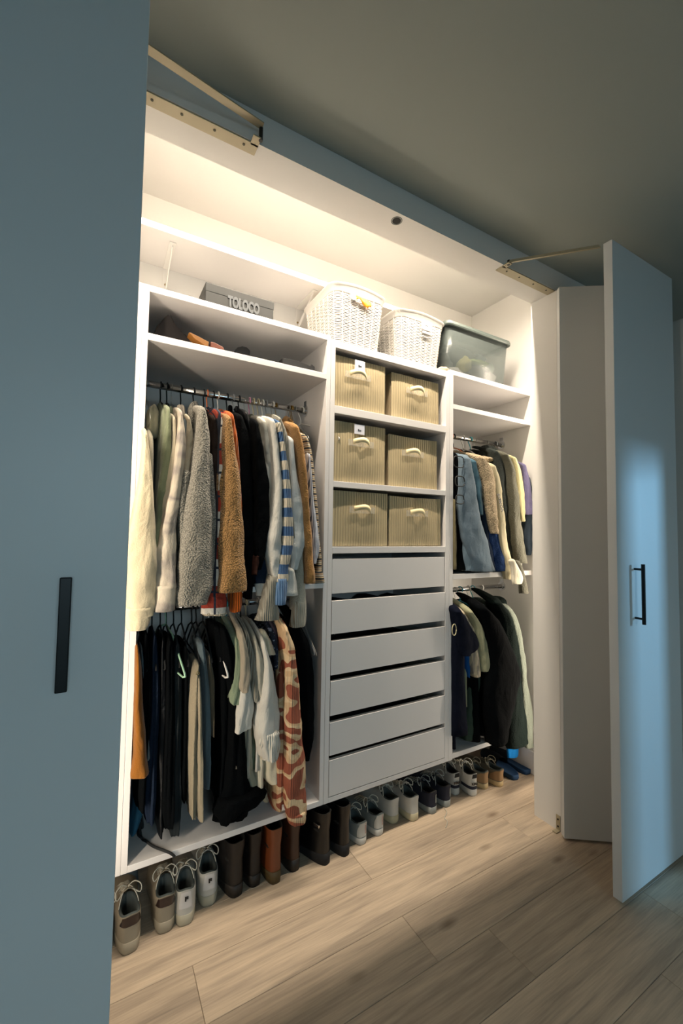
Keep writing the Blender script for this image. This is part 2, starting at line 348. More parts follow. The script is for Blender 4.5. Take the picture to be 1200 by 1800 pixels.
# ================================================================== fabric boxes
BOXM = mat('ribbed_linen', 'b3a27e', .85, bump=('rib', 24, .5), var=.16); STRAP = mat('strap_cream', 'e2d2a4', .7); PLAS = mat('clear_plastic', 'c9c4b4', .15, alpha=.35)
def fbox(pl_, pr, vtl, vtr, ztop, zb, Y, label, pap=None, hx=.5, side=0, crease=None, sag=0):
    a = at(pl_, vtl, Y); c = at(pr, vtr, Y); x0, x1 = a.x, c.x
    t = thing('fabric_storage_box', label, 'storage box', ((x0+x1)/2, Y, zb), 'fabric boxes in the centre cubbies')
    D_ = .36; b = MB(); nx, nz = 14, 10; w = x1-x0
    # front bulging panel as a grid, then the rest as a shell
    def P(i, j):
        s_ = i/nx; q = j/nz
        bul = .006*sin(pi*s_)*sin(pi*q)
        if crease: bul -= .007*math.exp(-((s_-crease)/.03)**2)*min(1, q*1.5+.2) + .004*math.exp(-((s_-crease-.13*(1-q))/.05)**2)
        bul += .0025*noise.noise(Vector((s_*4+x0*9, q*3, zb*5)))
        return (x0+w*s_, Y+.006-bul, zb+.002+(ztop-zb-.002)*q - sag*sin(pi*s_)*q)
    for j in range(nz+1):
        for i in range(nx+1): b.v.append(P(i, j))
    for j in range(nz):
        for i in range(nx):
            k = j*(nx+1)+i; b.f.append((k, k+1, k+nx+2, k+nx+1))
    b.build('front_panel', BOXM, t, True)
    b = MB(); z1 = ztop-.004; z0 = zb+.001; e = .004; yb2 = Y+D_
    b.rings([[(x0, Y+.012, z0), (x1, Y+.012, z0), (x1, yb2, z0), (x0, yb2, z0)], [(x0, Y+.012, z1), (x1, Y+.012, z1), (x1, yb2, z1), (x0, yb2, z1)],
             [(x0+e, Y+.016, z1), (x1-e, Y+.016, z1), (x1-e, yb2-e, z1), (x0+e, yb2-e, z1)], [(x0+e, Y+.016, z1-.02), (x1-e, Y+.016, z1-.02), (x1-e, yb2-e, z1-.02), (x0+e, yb2-e, z1-.02)]], True, True)
    b.build('box_body', mat('linen_side', 'a8987a', .9, bump=('noise', 200, .2)), t)
    hxw = x0+w*hx; hz = zb+(ztop-zb)*.66; yf = Y-.003
    b = MB(); b.box((hxw-.066, yf-.0025, hz-.013), (hxw+.066, yf-.0005, hz+.015)); b.build('label_plate', PLAS, t)
    b = MB(); R = []
    for i in range(15):
        s_ = i/14; x = hxw-.042+.084*s_; d = .021*sin(pi*s_)**.6; zz = hz+.006+.008*sin(pi*s_)-.014*(s_**6)
        R.append([(x, yf-.003-d, zz-.011), (x, yf-.003-d-.0018, zz-.011), (x, yf-.003-d-.0018, zz+.011), (x, yf-.003-d, zz+.011)])
    b.rings(R); b.build('strap_handle', STRAP, t, True)
    if pap:
        px = x0+w*pap; b = MB(); b.box((px-.026, Y-.006, ztop-.048), (px+.026, Y-.0045, ztop-.005))
        pp = b.build('paper_tag', mat('paper', 'c9ccd6', .6), t)
        b = MB(); b.box((px-.008, Y-.0075, ztop-.033), (px-.003, Y-.0062, ztop-.026)); b.box((px-.001, Y-.0075, ztop-.031), (px+.008, Y-.0062, ztop-.029)); b.build('print', BLACKM, pp).__setitem__('kind', 'stuff')
fbox(589, 678, 617, 645, 2.074, 1.849, .012, 'linen fabric box with a paper tag in the top cubby, left', .46, .43)
fbox(689, 772, 643, 670, 2.064, 1.849, .02, 'creased linen fabric box with bare strap in the top cubby, right', None, .5, crease=.53)
fbox(587, 678, 742, 757, 1.790, 1.528, .014, 'dented linen fabric box with a paper tag in the middle cubby, left', .46, .50, crease=.5)
fbox(684, 769, 760, 773, 1.772, 1.528, .022, 'linen fabric box with sagging front in the middle cubby, right', None, .46, sag=.004)
fbox(586, 682, 858, 866, 1.490, 1.253, .010, 'linen fabric box with a pinched top edge in the bottom cubby, left', None, .5, crease=.52)
fbox(685, 776, 866, 872, 1.484, 1.253, .010, 'linen fabric box with diagonal folds in the bottom cubby, right', None, .5, crease=.5, sag=.003)

# ================================================================== baskets
def rrect(cx, cy, hx, hy, r, n=12):
    P = []
    for q, (sx, sy) in enumerate(((1, 1), (-1, 1), (-1, -1), (1, -1))):
        for i in range(n+1):
            a = q*pi/2 + i/n*pi/2
            P.append((cx+sx*(hx-r)+r*cos(a), cy+sy*(hy-r)+r*sin(a)))
    return P
def dense(P, step):
    out = []; m = len(P)
    for i in range(m):
        a = Vector(P[i]); b = Vector(P[(i+1) % m]); k = max(1, round((b-a).length/step))
        for j in range(k): out.append(tuple(a.lerp(b, j/k)))
    return out
WICK = mat('white_plastic_wicker', 'c2beb8', .35)
def basket(cx, cy, hx1, hy1, hx0, hy0, zb, zt, label, item):
    t = thing('laundry_basket', label, 'basket', (cx, cy, zb), 'white wicker baskets on the centre unit')
    Hh = zt-zb
    base = dense(rrect(0, 0, hx1, hy1, .045, 6), .006)
    def ringat(q, off=0):
        fx = (hx0+(hx1-hx0)*q); fy = (hy0+(hy1-hy0)*q)
        return [((fx+off)/hx1*x+cx, (fy+off)/hy1*y+cy) for x, y in base]
    b = MB(); m = len(base); rows = 30
    for r_ in range(rows):
        q = .05+.80*r_/(rows-1); z = zb+Hh*q; R0 = ringat(q)
        R = []
        for i, (x, y) in enumerate(R0):
            w = .0010*cos(pi*i/3.5+(r_ % 2)*pi); nx_, ny_ = x-cx, y-cy; l = math.hypot(nx_, ny_); nx_ /= l; ny_ /= l
            o = w
            R.append([(x+nx_*(o-.0015), y+ny_*(o-.0015), z-.0026), (x+nx_*(o+.0015), y+ny_*(o+.0015), z-.0022), (x+nx_*(o+.0015), y+ny_*(o+.0015), z+.0022), (x+nx_*(o-.0015), y+ny_*(o-.0015), z+.0026)])
        R.append(R[0]); b.rings(R, False, False)
    o = b.build('weave', WICK, t); o['kind'] = 'stuff'
    b = MB(); tot = len(base)
    for i in range(0, tot, 7):
        P = []
        for q in (.03, .3, .6, .88):
            x, y = ringat(q)[i]; P.append((x, y, zb+Hh*q))
        b.tube(P, .0028, 5)
    o = b.build('ribs', WICK, t); o['kind'] = 'stuff'
    # rim band with a slight flare and the solid foot
    b = MB()
    def zr(x, q):  return zb+Hh*q
    R = []
    for q, off in ((.86, 0), (.885, .003), (.97, .004), (.99, .010), (1.0, .009), (.995, .001), (.86, -.003)):
        R.append([(x, y, zb+Hh*q+ (.012*max(0, 1-(abs(x-cx)/(hx1*.75))**2) if q > .96 else 0)) for x, y in ringat(q, off)])
    b.rings(R, False, False); b.f += [(len(base)*6+j, len(base)*6+(j+1) % m, (j+1) % m, j) for j in range(m)]
    rim = b.build('rim', WICK, t, True)
    b = MB(); b.rings([[(x, y, zb) for x, y in ringat(0)], [(x, y, zb+Hh*.045) for x, y in ringat(.03, .002)]]); b.build('foot', WICK, t)
    b = MB(); b.rings([[(x, y, zb+.01) for x, y in ringat(0, -.008)], [(x, y, zb+Hh*.82) for x, y in ringat(.82, -.009)]], False, True)
    b.build('folded_linen', mat('liner_linen', '8a8479', .9, bump=('noise', 20, .3)), t)
    yf = cy-hy1
    if item == 'orange':
        b = MB(); b.rings([[(cx-.03+.08*i/10, yf-.010-.004*sin(i), zt-.052+.010*sin(i*.8)-.012*i/10-.007-(.008 if i > 6 else 0)), (cx-.03+.08*i/10, yf-.014-.004*sin(i), zt-.052-.012*i/10-(.010 if i > 6 else 0)), (cx-.03+.08*i/10, yf-.010, zt-.036-.012*i/10)] for i in range(11)])
        b.build('orange_tie', mat('orange_tie', 'f0a020', .6), t, True)
        c = MB(); c.box((cx-.055, yf-.008, zt-.062), (cx-.032, yf-.004, zt-.038)); c.build('handle_slot', mat('slot_grey', '8f9496', .6), t, bevel=.003)
    else:
        c = MB(); c.box((cx-.01, yf-.008, zt-.070), (cx+.055, yf-.005, zt-.028)); pc = c.build('name_card', mat('card', 'd3d2d6', .6), t, bevel=.002)
        c = MB(); c.box((cx+.012, yf-.0095, zt-.048), (cx+.028, yf-.0082, zt-.042)); c.build('print', mat('grey_print', '77797c', .6), pc)
        c = MB(); c.box((cx-.008, yf-.010, zt-.088), (cx+.05, yf-.005, zt-.078)); c.build('grip', mat('white_grip', 'f4f2ee', .4), t, bevel=.002)
basket(.990, .185, .142, .155, .118, .135, 2.129, 2.405, 'white woven plastic basket with an orange tie at its rim', 'orange')
basket(1.352, .185, .152, .155, .124, .135, 2.129, 2.385, 'white woven plastic basket with a name card, beside the grey bin', 'card')

# ================================================================== storage bin
t = thing('storage_bin', 'translucent grey plastic bin with dark rim, filled with clothes, on the right unit', 'storage bin', (1.75, .2, 2.14))
b = MB()
def rr(hx, hy, z, r=.03): return [(1.757+x, .20+y, z) for x, y in rrect(0, 0, hx, hy, r, 6)]
b.rings([rr(.214, .150, 2.141), rr(.220, .156, 2.150), rr(.238, .168, 2.395), rr(.236, .166, 2.395), rr(.217, .153, 2.152)], True, True)
b.build('tub', mat('smoky_plastic', '616967', .25, alpha=.50), t, True)
b = MB(); b.rings([rr(.240, .170, 2.388), rr(.250, .180, 2.388), rr(.252, .182, 2.396), rr(.248, .178, 2.412), rr(.236, .166, 2.412), rr(.232, .162, 2.404)], False, True)
b.build('lid', mat('dark_lid', '4b5450', .4), t, bevel=.002)
def lump(cx, cy, cz, rx, ry, rz, seed, amp=.25, n=14):
    b = MB(); R = []
    for i in range(n+1):
        th = pi*i/n; row = []
        for j in range(20):
            ph = 2*pi*j/20; d = Vector((sin(th)*cos(ph), sin(th)*sin(ph), cos(th)))
            k = 1+amp*noise.noise(d*1.8+Vector((seed, seed*2, 0)))+amp*.5*noise.noise(d*4+Vector((seed, 0, 0)))
            row.append((cx+rx*d.x*k, cy+ry*d.y*k, cz+rz*d.z*k))
        R.append(row)
    return b.rings(R, False, False)
for nm, c, col, x, y, z, rx, ry, rz in (('folded_clothes', 'w', 'e9e6df', 1.63, .13, 2.175, .075, .07, .035), ('folded_clothes', 'w', 'e9e6df', 1.90, .115, 2.195, .05, .055, .045),
        ('folded_clothes', 'd', '30363a', 1.80, .14, 2.215, .10, .08, .055), ('folded_clothes', 'g', 'a9bd70', 1.79, .12, 2.262, .09, .07, .018), ('folded_clothes', 'd', '30363a', 1.60, .20, 2.24, .07, .1, .06),
        ('folded_clothes', 'y', 'c7bd72', 1.70, .095, 2.235, .035, .045, .04), ('folded_clothes', 'gb', '9fb0a0', 1.93, .16, 2.26, .035, .07, .06), ('folded_clothes', 'b', '8fa0b0', 1.88, .2, 2.32, .06, .09, .04), ('folded_clothes', 'd', '30363a', 1.74, .22, 2.33, .18, .1, .04)):
    lump(x, y, z, rx, ry, rz, x*7).build(nm, mat('clothes_'+c, col, .9), t, True)
o = lump(1.492, .04, 2.148, .028, .03, .010, 3).build('folded_cloth', mat('pinkish_cloth', 'cdb7a0', .9), None, True, off=(1.492, .04, 2.14))
tag(o, 'small pinkish cloth squeezed between the right basket and the grey bin', 'cloth')

# ================================================================== items on the left unit
a = at(362, 495, .10); c = at(481, 532, .10); x0, x1 = a.x, c.x; zt = (a.z+c.z)/2
t = thing('shoe_box', 'dark grey cardboard box with white lettering on the left unit', 'box', ((x0+x1)/2, .1, 2.141))
MB().box((x0, .10, 2.141), (x1, .27, zt-.012)).build('box_base', mat('charcoal_card', '0c100f', .6), t, bevel=.002)
MB().box((x0-.001, .099, zt-.034), (x1+.001, .271, zt)).build('lid', mat('charcoal_card', '0c100f', .6), t, bevel=.002)
def text(body, size, loc, rot, m, parent, ext=.0006, sx=1, name='lettering', shear=0, bold=.022):
    cu = bpy.data.curves.new(name, 'FONT'); cu.body = body; cu.size = size; cu.align_x = 'CENTER'; cu.align_y = 'CENTER'; cu.extrude = ext; cu.offset = size*bold; cu.shear = shear
    tmp = bpy.data.objects.new('tmp', cu); me = bpy.data.meshes.new_from_object(tmp); bpy.data.objects.remove(tmp); me.name = name; me.materials.clear(); me.materials.append(m)
    o = bpy.data.objects.new(name, me); COL.objects.link(o); o.parent = parent; o['kind'] = 'stuff'
    R = rot if isinstance(rot, Matrix) else Matrix.Rotation(rot[2], 4, 'Z') @ Matrix.Rotation(rot[0], 4, 'X')
    o.matrix_local = Matrix.Translation(Vector(loc)-wloc(parent)) @ R @ Matrix.Diagonal((sx, 1, 1, 1))
    return o
text('TOLOCO', .058, ((x0+x1)/2+.012, .0975, zt-.052), (pi/2, 0, 0), mat('print_grey', '43474a', .6), t, sx=.52, bold=.055)
# things on the upper left shelf
def onshelf(pts, y0, y1, name, m, lab, cat, zb=1.976, bev=.004):
    P = [at(u, v, y0) for u, v in pts]; b = MB(); zb_ = zb
    A = [(p.x, y0, max(p.z, zb_)) for p in P]; C = [(p.x*.999+.0, y1, max(zb_, zb_+(p.z-zb_)*.8)) for p in P]
    b.rings([A, C]); c = Vector((sum(p.x for p in P)/len(P), (y0+y1)/2, zb_))
    return tag(b.build(name, m, None, False, bev, off=c), lab, cat)
LB = mat('dark_brown_leather', '170f0c', .55)
onshelf([(268, 590), (276, 572), (288, 558), (297, 551), (302, 556), (308, 568), (322, 585), (345, 601), (352, 609), (268, 592)][:9], .07, .28, 'leather_bag', LB, 'dark brown slouchy leather bag on the upper left shelf', 'bag', bev=.012)
onshelf([(332, 584), (336, 585), (352, 593), (367, 601), (366, 608), (360, 607), (342, 595)], .03, .2, 'folder', mat('mustard_card', '74490f', .6), 'mustard yellow flat pouch leaning on the leather bag', 'pouch', bev=.001)
onshelf([(370, 600), (378, 602), (393, 610), (394, 616), (370, 610)], .035, .16, 'wallet', mat('rust_leather', '5e2c18', .6), 'small rust red purse on the upper left shelf', 'purse', bev=.003)
onshelf([(413, 615), (418, 610), (426, 608), (434, 610), (440, 616), (440, 628), (413, 621)], .05, .16, 'cap', mat('black_cotton', '121416', .9), 'black cap lying on the upper left shelf', 'cap')
onshelf([(497, 628), (520, 633), (546, 643), (548, 640), (553, 645), (553, 652), (497, 640)], .03, .2, 'sunglasses_case', mat('black_cotton', '121416', .9), 'flat black case at the right end of the upper left shelf', 'case', bev=.002)

# ================================================================== hangers
HW = {'black': ('velvet_black', '101214', .9, 0, .0032), 'white': ('plastic_white', 'dcd8d0', .4, 0, .0038), 'wire': ('steel_wire', 'bdbdb8', .3, .9, .0013), 'teal': ('plastic_teal', '1f8f98', .35, 0, .0036), 'mint': ('plastic_mint', '9fc6a8', .4, 0, .0036),
      'pink': ('plastic_pink', 'c08aa0', .4, 0, .0036), 'gold': ('wire_gold', 'b08a3c', .35, .8, .0015), 'orange': ('plastic_orange', 'dd7a4c', .4, 0, .0034), 'grey': ('plastic_grey', '8d9092', .4, 0, .0034), 'cream': ('plastic_cream', 'c9bd9c', .4, 0, .004)}
def hanger(x, zr, col, label, rot=0, drop=.115, half=.19, y=.2, group=None, lean=0):
    nm, hx, ro, me, r = HW[col]; m = mat(nm, hx, ro, me)
    t = thing('clothes_hanger', label, 'hanger', (x, y, zr), group)
    R = .0125+r
    P = [(0, R*cos(a), R*sin(a)) for a in [math.radians(d) for d in range(-40, 196, 18)]]
    P = [(0, -p[1], p[2]) for p in P]; P += [(0, R*.95, -.012), (0, .004, -.034), (0, 0, -.045), (0, 0, -.060)]
    b = MB(); b.tube([(p[0]+x, p[1]+y, p[2]+zr) for p in P], min(r, .0028), 6); b.build('hook', m, t, True)
    z0 = -.062; Q = [(0, 0, z0), (0, half*.35, z0-.022), (0, half*.8, z0-drop*.72), (0, half*.98, z0-drop*.94), (0, half, z0-drop), (0, half*.9, z0-drop-.008), (0, 0, z0-drop-.008), (0, -half*.9, z0-drop-.008), (0, -half, z0-drop), (0, -half*.98, z0-drop*.94), (0, -half*.8, z0-drop*.72), (0, -half*.35, z0-.022), (0, 0, z0)]
    b = MB(); b.tube([(p[0]+x, p[1]+y, p[2]+zr) for p in Q], r, 6); b.build('shoulder_frame', m, t, True)
    t.rotation_euler.z = rot
    return t

# ================================================================== garments
def lerp(a, b, t): return a+(b-a)*t
def drape_rings(rows, Yf, dep, n, k, amp, fr, seed, open_=True, shoulder=False, wr=1.5):
    rs = catmull(rows, n); R = []; pl_ = Yf+dep*.4
    rnd = random.Random(seed); ph = rnd.random()*6
    last = None
    for i, (v, xl, xr) in enumerate(rs):
        t = i/(n-1); c = at((xl+xr)/2, v, pl_); e = at(xr, v, pl_); hw = max(.002, (e-c).length)
        ring = []
        for j in range(k):
            a = 2*pi*j/k; ca, sa = cos(a), sin(a)
            g = 1+amp*(.35+.65*t)*sin(fr*a+ph+2.4*t+.6*sin(3*t+ph)) + amp*.5*sin((fr*2+1)*a-ph*2+5*t)
            x = hw*math.copysign(abs(ca)**.85, ca)*g; y = dep*math.copysign(abs(sa)**.85, sa)*g
            ring.append((c.x+x, Yf+dep+y, c.z+.004*amp*8*t*sin(2*a+ph)))
        R.append(ring); last = (c, hw)
    # rounded top
    c0 = Vector([sum(p[i] for p in R[0])/k for i in range(3)])
    if shoulder:
        top = [[tuple(c0+(Vector(p)-c0)*s_+Vector((0, dy, dz))) for p in R[0]] for s_, dy, dz in ((.25, .135, .060), (.6, .13, .056), (.85, .10, .045), (1.0, .065, .033), (1.04, .03, .019), (1.03, .010, .008))]
    else: top = [[tuple(c0+(Vector(p)-c0)*s_+Vector((0, 0, dz))) for p in R[0]] for s_, dz in ((.25, .010), (.75, .006))]
    R = top+R
    for i, ring in enumerate(R):
        t = i/len(R); cx = sum(p[0] for p in ring)/k; cy = sum(p[1] for p in ring)/k
        for j, p in enumerate(ring):
            d = Vector((p[0]-cx, p[1]-cy, 0)); l = d.length or 1
            q = noise.noise(Vector((p[0]*22+seed, p[1]*22, p[2]*9)))*.5 + noise.noise(Vector((p[0]*50, p[1]*50+seed, p[2]*30)))*.22
            w_ = q*min(.010, l*.30)*(.4+t)*wr; d *= w_/l; ring[j] = (p[0]+d.x, p[1]+d.y, p[2])
    if open_:
        cb = Vector([sum(p[i] for p in R[-1])/k for i in range(3)])
        for s_, dz in ((.93, -.0015), (.84, .004), (.78, .03)):
            R.append([tuple(cb+(Vector(p)-cb)*s_+Vector((0, 0, dz))) for p in R[-1 if s_ == .93 else len(R)-1]])
            cb = cb
    return R
def drape(name, m, parent, rows, Yf, dep=.035, n=30, k=32, amp=.07, fr=3, seed=1, open_=True, shoulder=False):
    b = MB(); b.rings(drape_rings(rows, Yf, dep, n, k, amp, fr, seed, open_, shoulder))
    return b.build(name, m, parent, True)
def body(name, m, parent, xc, zn, zs, zh, y0, y1, th, seed=1, lean=0, amp=.35):
    rnd = random.Random(seed*13+5); ph = rnd.random()*6; yc = (y0+y1)/2; hd = (y1-y0)/2
    prof = [(zn+.004, .02, .35), (zn, .045, .7), (lerp(zn, zs, .35), .40*hd+.02, .9), (lerp(zn, zs, .8), hd*.86, 1), (zs-.012, hd*.97, 1), (zs-.05, hd, 1.05)]
    n = 10
    for i in range(1, n+1): prof.append((lerp(zs-.05, zh, i/n), hd*(1-.03*sin(pi*i/n)), 1.1))
    R = []; k = 36
    for i, (z, h, f) in enumerate(prof):
        t = max(0, (zs-z)/(zs-zh)) if z < zs else 0; ring = []
        for j in range(k):
            a = 2*pi*j/k; ca, sa = cos(a), sin(a)
            y = h*math.copysign(abs(sa)**.7, sa); x = th*f*math.copysign(abs(ca)**.6, ca)
            x += th*amp*1.3*t*sin(y*34+ph)*(1 if ca > 0 else .9) + th*amp*t*sin(y*71+ph*2)
            ring.append((xc+lean*t+x, yc+y, z+.006*t*sin(y*20+ph)))
        R.append(ring)
    b = MB(); b.rings(R); return b.build(name, m, parent, True)
def hood(m, parent, px, py, w, h, Y, seed, name='hood'):
    c = at(px, py, Y); e = at(px+w/2, py, Y); hw = (e-c).length; hh = (at(px, py-h/2, Y)-c).length
    b = MB(); R = []; n = 14; k = 20
    for i in range(n+1):
        th = pi*i/n; row = []
        for j in range(k):
            p_ = 2*pi*j/k; d = Vector((sin(th)*cos(p_), sin(th)*sin(p_), cos(th)))
            g = 1+.18*noise.noise(d*1.6+Vector((seed*3.1, 0, 0)))
            if d.y < 0: g *= 1-.35*math.exp(-(d.x*3)**2)*max(0, -d.y)*(1 if d.z > -.5 else .4)
            row.append((c.x+hw*d.x*g+.25*hw*(1-d.z)*0, Y+.05*d.y*g, c.z+hh*d.z*g))
        R.append(row)
    b.rings(R, False, False); return b.build(name, m, parent, True)
NH = [0]
def garment(name, short, label, cat, m, rows, Yf=-.03, dep=.035, hem=None, rod_z=1.864, th=.013, hang='black', cuff=None, hoodp=None, dx=0, amp=.07, fr=3, y1=.40, collar=False, group=None, bm=None, n=44, neck=None, open_=True, xb=None, parts=(), drop=.115):
    NH[0] += 1; sd = NH[0]
    top = at((rows[0][1]+rows[0][2])/2, rows[0][0], Yf+dep)
    bot = at((rows[-1][1]+rows[-1][2])/2, rows[-1][0], Yf+dep)
    xc = (top.x if xb is None else xb)+dx; base = hem if hem is not None else bot.z
    t = thing(name, label, cat, (xc, .2, base), group)
    if rows: drape('sleeve' if hem is not None else 'front_drape', m, t, rows, Yf, dep, n=n, amp=amp, fr=fr, seed=sd, open_=open_, shoulder=hem is not None)
    if hem is not None:
        zs = min(top.z-.005, rod_z-.10); zn = neck if neck else min(zs+.075, rod_z-.062)
        body('body', bm or m, t, xc, zn, zs, hem, Yf+dep*1.1+.01, y1, th, sd)
        if collar:
            b = MB(); b.tube([(xc+.016*cos(a), .2-.055+.055*cos(a*1)+.0*sin(a), zn-.012+.012*sin(a)) for a in [2*pi*i/14 for i in range(15)]], .009, 8); b.build('collar', bm or m, t, True)
    if cuff: drape('cuff', cuff[1], t, cuff[0], Yf-.004, dep*.95, n=8, amp=.03, fr=9, seed=sd)
    if hoodp: hood(m, t, *hoodp, seed=sd)
    for nm, mm, rw, yy, dd in parts: drape(nm, mm, t, rw, yy, dd, n=14, amp=amp, fr=fr, seed=sd+7)
    if hang: hanger(xc, rod_z, hang, f'{"steel wire" if hang == "wire" else hang} hanger holding the {short}', drop=drop, half=.17)
    return t
# ================================================================== fabrics
def F(n, c, k='cotton', var=.12):
    bp_ = {'cotton': ('noise', 260, .35), 'fleece': ('noise', 90, .6), 'knit': ('rib', 42, .9), 'sherpa': ('voronoi', 200, 1.0), 'wool': ('noise', 190, 1.0), 'slick': ('noise', 40, .2), 'weave': ('weave', 120, .5)}[k]
    return mat('fabric_'+n, c, .5 if k == 'slick' else .95, spec=.2 if k == 'slick' else .06, bump=bp_, sheen=.0 if k == 'slick' or int(c[:2],16) < 60 else .15, var={'sherpa': .42, 'knit': .16}.get(k, var))
CREAM = F('cream', 'bdb195'); SAGE = F('sage', '71785f'); CREAMSH = F('cream_shade', '9a9382'); BEI = F('beige', 'a79d88'); SHERG = F('sherpa_grey', '938f84', 'sherpa'); SHERT = F('sherpa_tan', 'a27c4e', 'sherpa')
BLK = F('black', '050709'); BLK2 = F('black_slick', '090b0e', 'slick'); BRN = F('dark_brown', '2b221e'); RUST = F('rust_knit', 'b0561c', 'knit'); NAVY = F('navy', '1b2433'); WHT = F('white', 'c6c3ba'); WKN = F('white_knit', 'c6c2b7', 'knit')
TANF = F('tan_felt', '956f42', 'wool'); GRN = F('forest', '39463c'); OLV = F('olive_wool', '555449', 'wool'); DGR = F('charcoal_wool', '2f3331', 'wool'); LAV = F('lavender', '55516c'); DEN = F('light_denim', '5f6f7b'); DEN2 = F('blue_denim', '2f5b74'); KHA = F('khaki', '8c826d'); BGRY = F('blue_grey', '56646a')
MUS = F('mustard', '7d4f1c'); TAUP = F('taupe', '9a907f'); SAG2 = F('sage_tee', '6f7b66'); SPK = F('speckle_knit', '938f82', 'knit'); NKN = F('navy_knit', '263a62', 'wool'); PALE = F('pale_yellow', 'a59d78'); TIE = ramp_mat('fabric_tie_dye', 'tie', [(.35, 'b9ae9c'), (.47, 'afa494'), (.56, '8a827b'), (.7, 'b7ac9a')], 9)
STR = ramp_mat('fabric_blue_stripe', 'stripes', [(0, 'b9b2a1'), (.5, '355780')], 14.2, ('rib', 60, .9))
MUL = ramp_mat('fabric_multi_stripe', 'stripes', [(0, '17181c'), (.28, 'c8b28a'), (.42, '6c5a48'), (.56, 'cfc6b2'), (.7, '4c4a46'), (.8, 'b59b78')], 38, ('weave', 150, .7))
CAMO = ramp_mat('fabric_brown_camo', 'camo', [(0, '8d4b35'), (.44, 'c0a07b'), (.5, 'cbb18c'), (.56, '8d4b35')], 8, ('rib', 40, .5))
def plaid():
    m = mat('fabric_plaid', 'cfc8bd', .92, bump=('noise', 200, .6)); nt = m.node_tree; N = nt.nodes; L = nt.links
    tc = N.new('ShaderNodeTexCoord'); sp = N.new('ShaderNodeSeparateXYZ'); L.new(tc.outputs['Object'], sp.inputs[0])
    def m_(op, a, b=None):
        n = N.new('ShaderNodeMath'); n.operation = op
        for i, x in enumerate((a, b)):
            if x is None: continue
            if isinstance(x, (int, float)): n.inputs[i].default_value = x
            else: L.new(x, n.inputs[i])
        return n.outputs[0]
    def band(o, s_, a, w): return m_('LESS_THAN', m_('FRACT', m_('ADD', m_('MULTIPLY', o, s_), a)), w)
    red = band(sp.outputs['Z'], 6.0, .45, .45); n1 = band(sp.outputs['Z'], 12, .3, .10); n2 = band(sp.outputs['X'], 22, .2, .16)
    nv = m_('MAXIMUM', n1, n2)
    c1 = N.new('ShaderNodeMix'); c1.data_type = 'RGBA'; c1.inputs['A'].default_value = hexc('c9c3b8'); c1.inputs['B'].default_value = hexc('93321f'); L.new(red, c1.inputs['Factor'])
    c2 = N.new('ShaderNodeMix'); c2.data_type = 'RGBA'; L.new(c1.outputs['Result'], c2.inputs['A']); c2.inputs['B'].default_value = hexc('222a3a'); L.new(nv, c2.inputs['Factor'])
    L.new(c2.outputs['Result'], N['Principled BSDF'].inputs['Base Color']); return m
PLD = plaid()
G1 = 'clothes on the upper rod of the left bay'; G2 = 'clothes on the lower rod of the left bay'; G3 = 'clothes on the upper rod of the right bay'; G4 = 'clothes on the lower rod of the right bay'
U = dict(hem=1.12, group=G1)
# ------------------------------------------------------------------ upper rod, left bay
garment('hoodie', 'cream hoodie', 'cream hoodie with long wide sleeve hanging over the left panel', 'hoodie', CREAM,
        [(765, 252, 259), (800, 250, 264), (860, 242, 270), (930, 228, 274), (1000, 215, 274), (1060, 211, 272), (1085, 214, 268)], Yf=-.085, dep=.035, hang='wire', hoodp=(268, 742, 26, 62, .13), cuff=([(1070, 212, 269), (1090, 217, 264), (1107, 225, 259)], CREAM), amp=.08, fr=2, **U, bm=CREAMSH, dx=.02)  # greyer body: shade behind the sleeve is put into the cream cloth's colour
garment('hoodie', 'sage green hoodie', 'sage green hoodie with grey hood, right of the cream hoodie', 'hoodie', SAGE,
        [(722, 293, 299), (760, 289, 303), (800, 284, 304), (860, 277, 300), (920, 272, 294), (1000, 268, 288)], Yf=-.03, dep=.03, hang='black', hoodp=(294, 736, 24, 48, .12), **U, dx=-.005)
garment('shirt', 'thin beige shirt', 'thin beige shirt between the sage hoodie and the tie-dyed one', 'shirt', BEI,
        [(738, 303, 309), (780, 302, 311), (830, 294, 308), (900, 284, 302), (980, 278, 296)], Yf=-.035, dep=.025, hang='black', hoodp=(306, 744, 16, 26, .10), **U)
garment('sweatshirt', 'tie-dyed sweatshirt', 'cream and grey tie-dyed sweatshirt with turned cuff', 'sweatshirt', TIE,
        [(728, 315, 321), (760, 313, 325), (800, 309, 326), (860, 299, 318), (920, 286, 311), (980, 276, 310), (1034, 272, 310)], Yf=-.07, dep=.032, hang='wire', hoodp=(317, 730, 18, 38, .11), cuff=([(1032, 271, 310), (1050, 270, 309), (1074, 266, 307)], TIE), **U)
garment('sweater', 'beige ribbed sweater', 'narrow beige sweater sleeve squeezed left of the grey teddy coat', 'sweater', BEI,
        [(738, 330, 335), (760, 329, 339), (790, 327, 339), (830, 321, 334), (890, 313, 327)], Yf=-.02, dep=.022, hang='black', **U, bm=BGRY)
garment('coat', 'grey teddy coat', 'long grey teddy fleece coat with a large hood', 'coat', SHERG,
        [(724, 350, 363), (760, 345, 369), (820, 338, 371), (900, 327, 374), (980, 318, 376), (1030, 314, 375), (1064, 312, 364)], Yf=-.09, dep=.045, hang='black', hoodp=(341, 736, 26, 62, .10), **U, amp=.05, fr=2, th=.022, dx=.012,
        parts=(('fleece_panel', SHERG, [(800, 362, 374), (880, 364, 379), (930, 362, 382), (1000, 360, 379), (1058, 357, 372)], -.03, .03), ('fleece_panel', SHERG, [(830, 322, 334), (870, 314, 330), (910, 312, 325), (960, 314, 326)], -.06, .025)))
